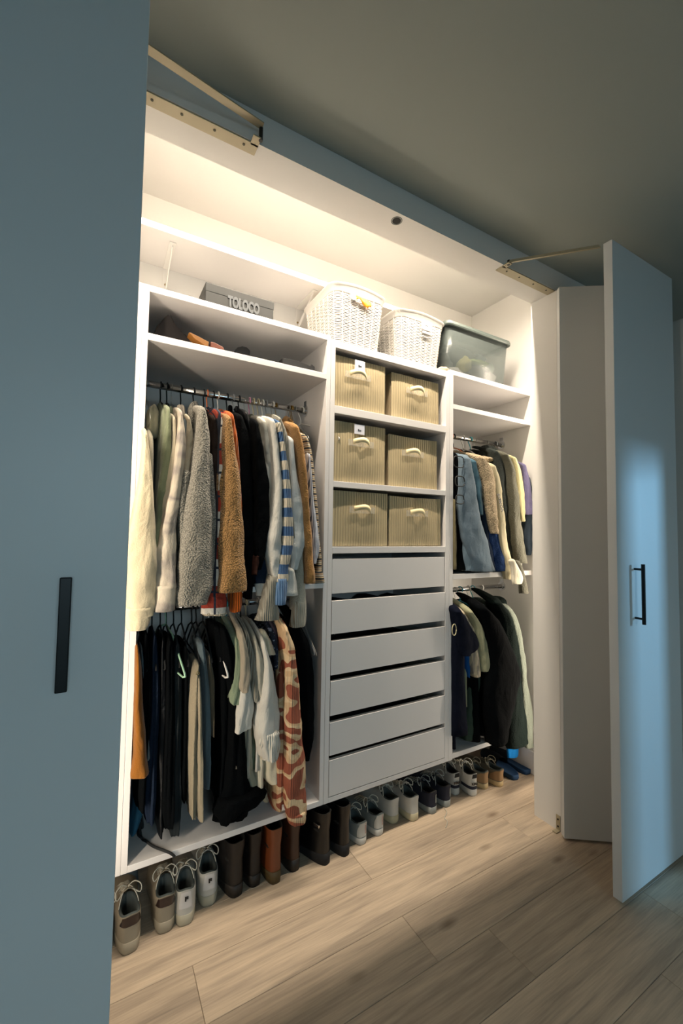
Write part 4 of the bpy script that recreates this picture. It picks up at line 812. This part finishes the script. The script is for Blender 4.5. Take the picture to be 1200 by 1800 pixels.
def shoe(name, label, group, px, toe=0, L=.285, wide=1, hs=1.0, upper='u', um=None, sm=None, lm=None, ins=None, prof=LOW, patch=None, laces=None, heel_text=None, top_h=None, stripe=None, tuck=(0, 0), mirror=1, bow=False, extra=None):
    t = thing(name, label, 'shoe' if prof is LOW else 'boot', (0, 0, 0), group)
    P = [(a, b_, c, z1*hs, z2*hs, d*hs, e) for a, b_, c, z1, z2, d, e in prof]
    ph = [2*pi*j/KS for j in range(KS)]
    def rg(i): return [tuple(ringpt(a, P[i], L, wide)) for a in ph]
    nin = 9 if prof is LOW else 10
    b = MB(); b.rings([rg(0), rg(1), rg(2), [tuple(Vector(p).lerp(Vector(q), .5)) for p, q in zip(rg(2), rg(3))], rg(3)]); b.build('sole', sm, t, True)
    b = MB(); rs = []
    for i in range(3, nin):
        rs.append(rg(i))
        if i < nin-1:
            m1 = [surf(P, a, i+.5, L, wide) for a in ph]
            rs.append([tuple(p+Vector((0, 0, .0015+.002*noise.noise(p*30+Vector((px[0], 0, 0)))))) for p in m1])
    b.rings(rs, False, False); b.build('upper', um, t, True)
    b = MB(); b.rings([rg(i) for i in range(nin-1, len(P))], False, True); b.build('lining', ins, t, True)
    def patchmesh(a0, a1, l0, l1, nm, m, off=.0012, na=12, nl=5):
        b = MB()
        for j in range(nl+1):
            for i in range(na+1):
                a = lerp(a0, a1, i/na); l = lerp(l0, l1, j/nl); p = surf(P, a, l, L, wide)
                n = Vector((p.x, min(0, p.y-.05*L*2), 0)).normalized()*off if abs(a) < 1.2 else Vector((math.copysign(off, p.x), 0, off))
                b.v.append(tuple(p+n))
        for j in range(nl):
            for i in range(na):
                k = j*(na+1)+i; b.f.append((k, k+1, k+na+2, k+na+1))
        return b.build(nm, m, t, True)
    for args in (patch or []): patchmesh(*args)
    if prof is LOW:
        # tongue
        b = MB(); R = []
        for j in range(8):
            q = j/7; y = lerp(.60, .25, q)*L; z = lerp(.080, .122, q**1.1)*hs; w = lerp(.012, .021, q)
            R.append([(-w, y, z-.004), (0, y, z+.004), (w, y, z-.004), (w*.95, y+.004, z-.009), (0, y+.004, z-.001), (-w*.95, y+.004, z-.009)])
        b.rings(R); b.build('tongue', um, t, True)
        if lm:
            b = MB()
            for i in range(5):
                y = lerp(.60, .35, i/4)*L; z = lerp(.084, .108, i/4)*hs; w = .021
                b.tube([(-w, y, z-.006), (-w*.5, y-.004, z+.004), (w*.5, y-.009, z+.004), (w, y-.012, z-.005)], .0022, 5)
                b.tube([(w, y, z-.006), (w*.5, y-.004, z+.0045), (-w*.5, y-.009, z+.0045), (-w, y-.012, z-.005)], .0022, 5)
            o = b.build('laces', lm, t, True); o['kind'] = 'stuff'
            b = MB(); y = .33*L; z = .116*hs
            for s_ in (-1, 1):
                b.tube(catmull([(0, y, z), (s_*.02, y-.005, z+.014), (s_*.038, y-.02, z+.006), (s_*.034, y-.030, z-.010), (s_*.016, y-.016, z-.003), (0, y, z)], 16), .0019, 5)
                b.tube(catmull([(0, y, z), (s_*.012, y-.012, z+.004), (s_*.026, y-.034, z-.018), (s_*.030, y-.040, z-.045)], 10), .0017, 5)
            b.build('lace_bow', lm, t, True)
    if heel_text:
        body_, size, z, m, sx = heel_text
        text(body_, size, (0, -.0065 - .004, z*hs), (pi/2, 0, 0), m, t, ext=.0004, sx=sx, name='heel_lettering')
    if extra: extra(t)
    p = atz(*px); t.location = (p.x, p.y+.012, 0); t.rotation_euler.z = -math.radians(toe)
    return t
LEA = {k: mat('shoe_'+k, v, r_) for k, v, r_ in (('sand', '8c8270', .75), ('sand_sole', '958b78', .7), ('dk_patch', '2a1d1b', .25), ('white', 'b9b7b0', .5), ('offwhite', 'aaa38f', .55), ('cream_sole', 'b5ab8d', .6), ('grey', '7d8483', .8), ('grey_lining', '3b4241', .9), ('black', '060708', .35), ('black_matte', '0b0c0f', .8),
      ('dkbrown', '120d0b', .5), ('dkbrown_heel', '1d1610', .6), ('cognac', '6a3519', .4), ('cognac_heel', '4a3a1a', .6), ('brown2', '3a2114', .45), ('navy', '161a2a', .8), ('sole_grey', '878b87', .6), ('pink', 'a98c82', .6), ('tan', '8a6c4a', .8), ('olive', '5e594a', .85), ('gum', 'b79f74', .6), ('blue', '12395f', .8), ('navy_slip', '0d1826', .9), ('white_lace', 'b8b4a6', .8), ('bluegrey', '51616a', .7), ('yellow', '6d6442', .8), ('black_ink', '101114', .5))}
SG = 'shoes in a row under the units'
def S_(*a, **k): return shoe(*a, **k)
S_('sneaker', 'white and blue grey sneaker half hidden by the left folding door', SG, (176, 1693), 2, um=LEA['white'], sm=LEA['white'], lm=LEA['white_lace'], ins=LEA['grey_lining'], patch=[(-.9, .9, 4, 5.5, 'heel_panel', LEA['bluegrey'])])
S_('sneaker', 'sand coloured sneaker with a loose lace and dark heel patch, nearest the left door', SG, (229, 1683), -4, um=LEA['sand'], sm=LEA['sand_sole'], lm=LEA['white_lace'], ins=LEA['grey_lining'], wide=1.12, hs=1.18, patch=[(-.62, .62, 5.6, 7.7, 'heel_patch', LEA['dk_patch'])])
S_('sneaker', 'sand coloured sneaker with dark heel patch, left of the white pair', SG, (291, 1646), 4, um=LEA['sand'], sm=LEA['sand_sole'], lm=LEA['white_lace'], ins=LEA['grey_lining'], wide=1.12, hs=1.18, patch=[(-.62, .62, 5.6, 7.7, 'heel_patch', LEA['dk_patch'])])
for px_, an, lab in (((326, 1633), 7, 'white sneaker with a small black heel logo, left one of the pair'), ((368, 1598), 6, 'white sneaker with a small black heel logo, next to the dark boots')):
    t = S_('sneaker', lab, SG, px_, an, um=LEA['white'], sm=LEA['offwhite'], lm=LEA['white_lace'], ins=LEA['grey_lining'], wide=1.12, hs=1.15, patch=[(-.25, .25, 4.2, 7.6, 'heel_panel', mat('heel_panel', 'c9c6c4', .5))],
       extra=lambda t: text('F', .018, (.002, -.0045, .088), (pi/2, 0, 0), LEA['black_ink'], t, sx=1.3, name='heel_logo', bold=.06))
# back row
S_('sneaker', 'blue grey sneaker behind the sand coloured pair, toe forward', SG, (238, 1500), 186, um=LEA['bluegrey'], sm=LEA['white'], lm=None, ins=LEA['grey_lining']).location = (.155, .40, 0)
for x, lab in ((.305, 'olive yellow shoe in the back row, behind the white pair'), (.405, 'olive yellow shoe in the back row, nearer the dark boots')):
    S_('loafer', lab, SG, (300, 1500), 180, um=LEA['yellow'], sm=LEA['cream_sole'], lm=None, ins=LEA['grey_lining']).location = (x, .418, 0)
# boots
BT = dict(prof=BOOT, L=.27)
S_('ankle_boot', 'dark brown ankle boot with block heel, left of its pair', SG, (420, 1581), -10, um=LEA['dkbrown'], sm=LEA['dkbrown_heel'], ins=DARK, hs=.98, wide=1.08, **BT)
S_('ankle_boot', 'dark brown ankle boot with block heel, next to the cognac boots', SG, (452, 1563), -6, um=LEA['dkbrown'], sm=LEA['dkbrown_heel'], ins=DARK, hs=.98, wide=1.0, **BT)
for px_, lab, c in (((488, 1558), 'cognac leather ankle boot with wavy collar', 'cognac'), ((522, 1536), 'darker brown leather ankle boot under the patterned shirt', 'brown2')):
    S_('ankle_boot', lab, SG, px_, -3, um=LEA[c], sm=LEA['cognac_heel' if c == 'cognac' else 'dkbrown_heel'], ins=DARK, wide=.98, hs=1.02, **BT)
for px_, an, lab in (((579, 1523), -20, 'shiny black ankle boot with a silver buckle'), ((613, 1508), -14, 'black ankle boot beside the grey white sneakers')):
    t = S_('ankle_boot', lab, SG, px_, an, um=LEA['black'], sm=LEA['black_matte'], ins=DARK, wide=.95, hs=1.02, extra=(lambda t: MB().box((-.037, .02, .146), (-.032, .05, .156)).build('buckle', CHROME, t, bevel=.001)) if px_[0] < 600 else None, **BT)
W2 = dict(hs=.92)
S_('sneaker', 'grey white canvas sneaker with looped laces, left of its pair', SG, (641, 1488), -4, um=LEA['grey'], sm=LEA['white'], lm=LEA['white_lace'], ins=LEA['grey_lining'], patch=[(-.45, .45, 3.3, 7.8, 'heel_cap', LEA['white']), (.05, .22, 4, 7.5, 'heel_tab', LEA['pink'])], **W2)
S_('sneaker', 'grey white canvas sneaker with a pinkish heel tab', SG, (671, 1472), -3, um=LEA['grey'], sm=LEA['white'], lm=LEA['white_lace'], ins=LEA['grey_lining'], patch=[(-.45, .45, 3.3, 7.8, 'heel_cap', LEA['white']), (.05, .22, 4, 7.5, 'heel_tab', LEA['pink'])], **W2)
S_('sneaker', 'white trainer with yellowed sole, left of its pair', SG, (698, 1450), -3, um=LEA['white'], sm=LEA['cream_sole'], lm=LEA['white_lace'], ins=LEA['grey_lining'], wide=1.12, hs=1.1)
S_('sneaker', 'white trainer with yellowed sole, next to the navy trainers', SG, (733, 1446), 0, um=LEA['white'], sm=LEA['cream_sole'], lm=LEA['white_lace'], ins=LEA['grey_lining'], wide=1.1, hs=1.1)
for px_, lab in (((766, 1433), 'navy running shoe with grey sole, left of its pair'), ((791, 1421), 'navy running shoe with grey sole, left of the white pair with lettering')):
    S_('running_shoe', lab, SG, px_, -3, um=LEA['navy'], sm=LEA['sole_grey'], lm=LEA['grey'], ins=DARK, patch=[(.05, .22, 4, 6.8, 'heel_tab', LEA['sole_grey'])])
for px_, lab in (((806, 1400), 'white and black trainer with lettered heel, left of its pair'), ((837, 1402), 'white and black trainer with lettered heel, next to the tan shoes')):
    t = S_('trainer', lab, SG, px_, 9, um=LEA['white'], sm=LEA['white'], lm=LEA['white_lace'], ins=DARK, patch=[(-1.0, 1.0, 2.9, 3.9, 'midsole_band', LEA['navy']), (-.25, .25, 6.3, 7.8, 'heel_tab', LEA['black_matte'])], wide=.95, hs=1.1,
       extra=lambda t: text('PUMA', .0165, (-.003, -.0050, .062), (pi/2, 0, 0), LEA['black_ink'], t, sx=.8, name='heel_lettering', bold=.05))
for px_, lab in (((858, 1389), 'olive lace-up shoe with tan heel, half hidden'), ((885, 1385), 'olive lace-up shoe with tan heel, beside the blue slippers')):
    S_('lace_up_shoe', lab, SG, px_, -4, um=LEA['olive'], sm=LEA['gum'], lm=LEA['olive'], ins=LEA['grey_lining'], hs=.88, patch=[(-.9, .9, 3.3, 7.6, 'heel_counter', LEA['tan'])])
# slippers, flat, toes to the back left
for px_, an, lab in (((909, 1373), 12, 'dark blue felt slipper, left one, beside the olive shoes'), ((931, 1363), 6, 'dark blue felt slipper, right one, against the right wall')):
    t = thing('slipper', lab, 'slipper', (0, 0, 0), SG)
    ph = [2*pi*j/KS for j in range(KS)]
    def rr2(y0, y1, sc, z0, z1): return [tuple(ringpt(a, (y0, y1, sc, z0, z1, 0, 0), .27, 1.12)) for a in ph]
    b = MB(); b.rings([rr2(0, 1, .92, 0, 0), rr2(-.01, 1.01, 1, .008, .006), rr2(-.01, 1.01, 1, .022, .016), rr2(0, 1, .95, .027, .02), rr2(.02, .98, .88, .024, .018)]); b.build('sole', LEA['blue'], t, True)
    b = MB(); R = []
    for j in range(9):
        q = j/8; y = lerp(.42, .97, q)*.27; w = wprof(y, .27, 1.12)*(1-.35*max(0, q-.7)/.3); h = lerp(.052, .03, q)
        R.append([(w*cos(a)-.004*q, y, .016+h*sin(a)**.8*.9) for a in [pi*i/14 for i in range(15)]])
    b.rings(R, False, False, closed=False); b.build('upper', LEA['navy_slip'], t, True)
    p = atz(*px_); t.location = (p.x, p.y+.008, 0); t.rotation_euler.z = -math.radians(an)
# loose lace on the floor
b = MB(); P = [(781, 1421), (785, 1428), (781, 1438), (786, 1444), (783, 1455)]
b.tube(catmull([tuple(atz(u, v, .0022)) for u, v in P], 20), .0019, 6)
tag(b.build('shoelace', LEA['white_lace'], None, True, off=tuple(atz(783, 1440, 0))), 'pale shoelace end lying on the floor by the navy running shoes', 'shoelace')
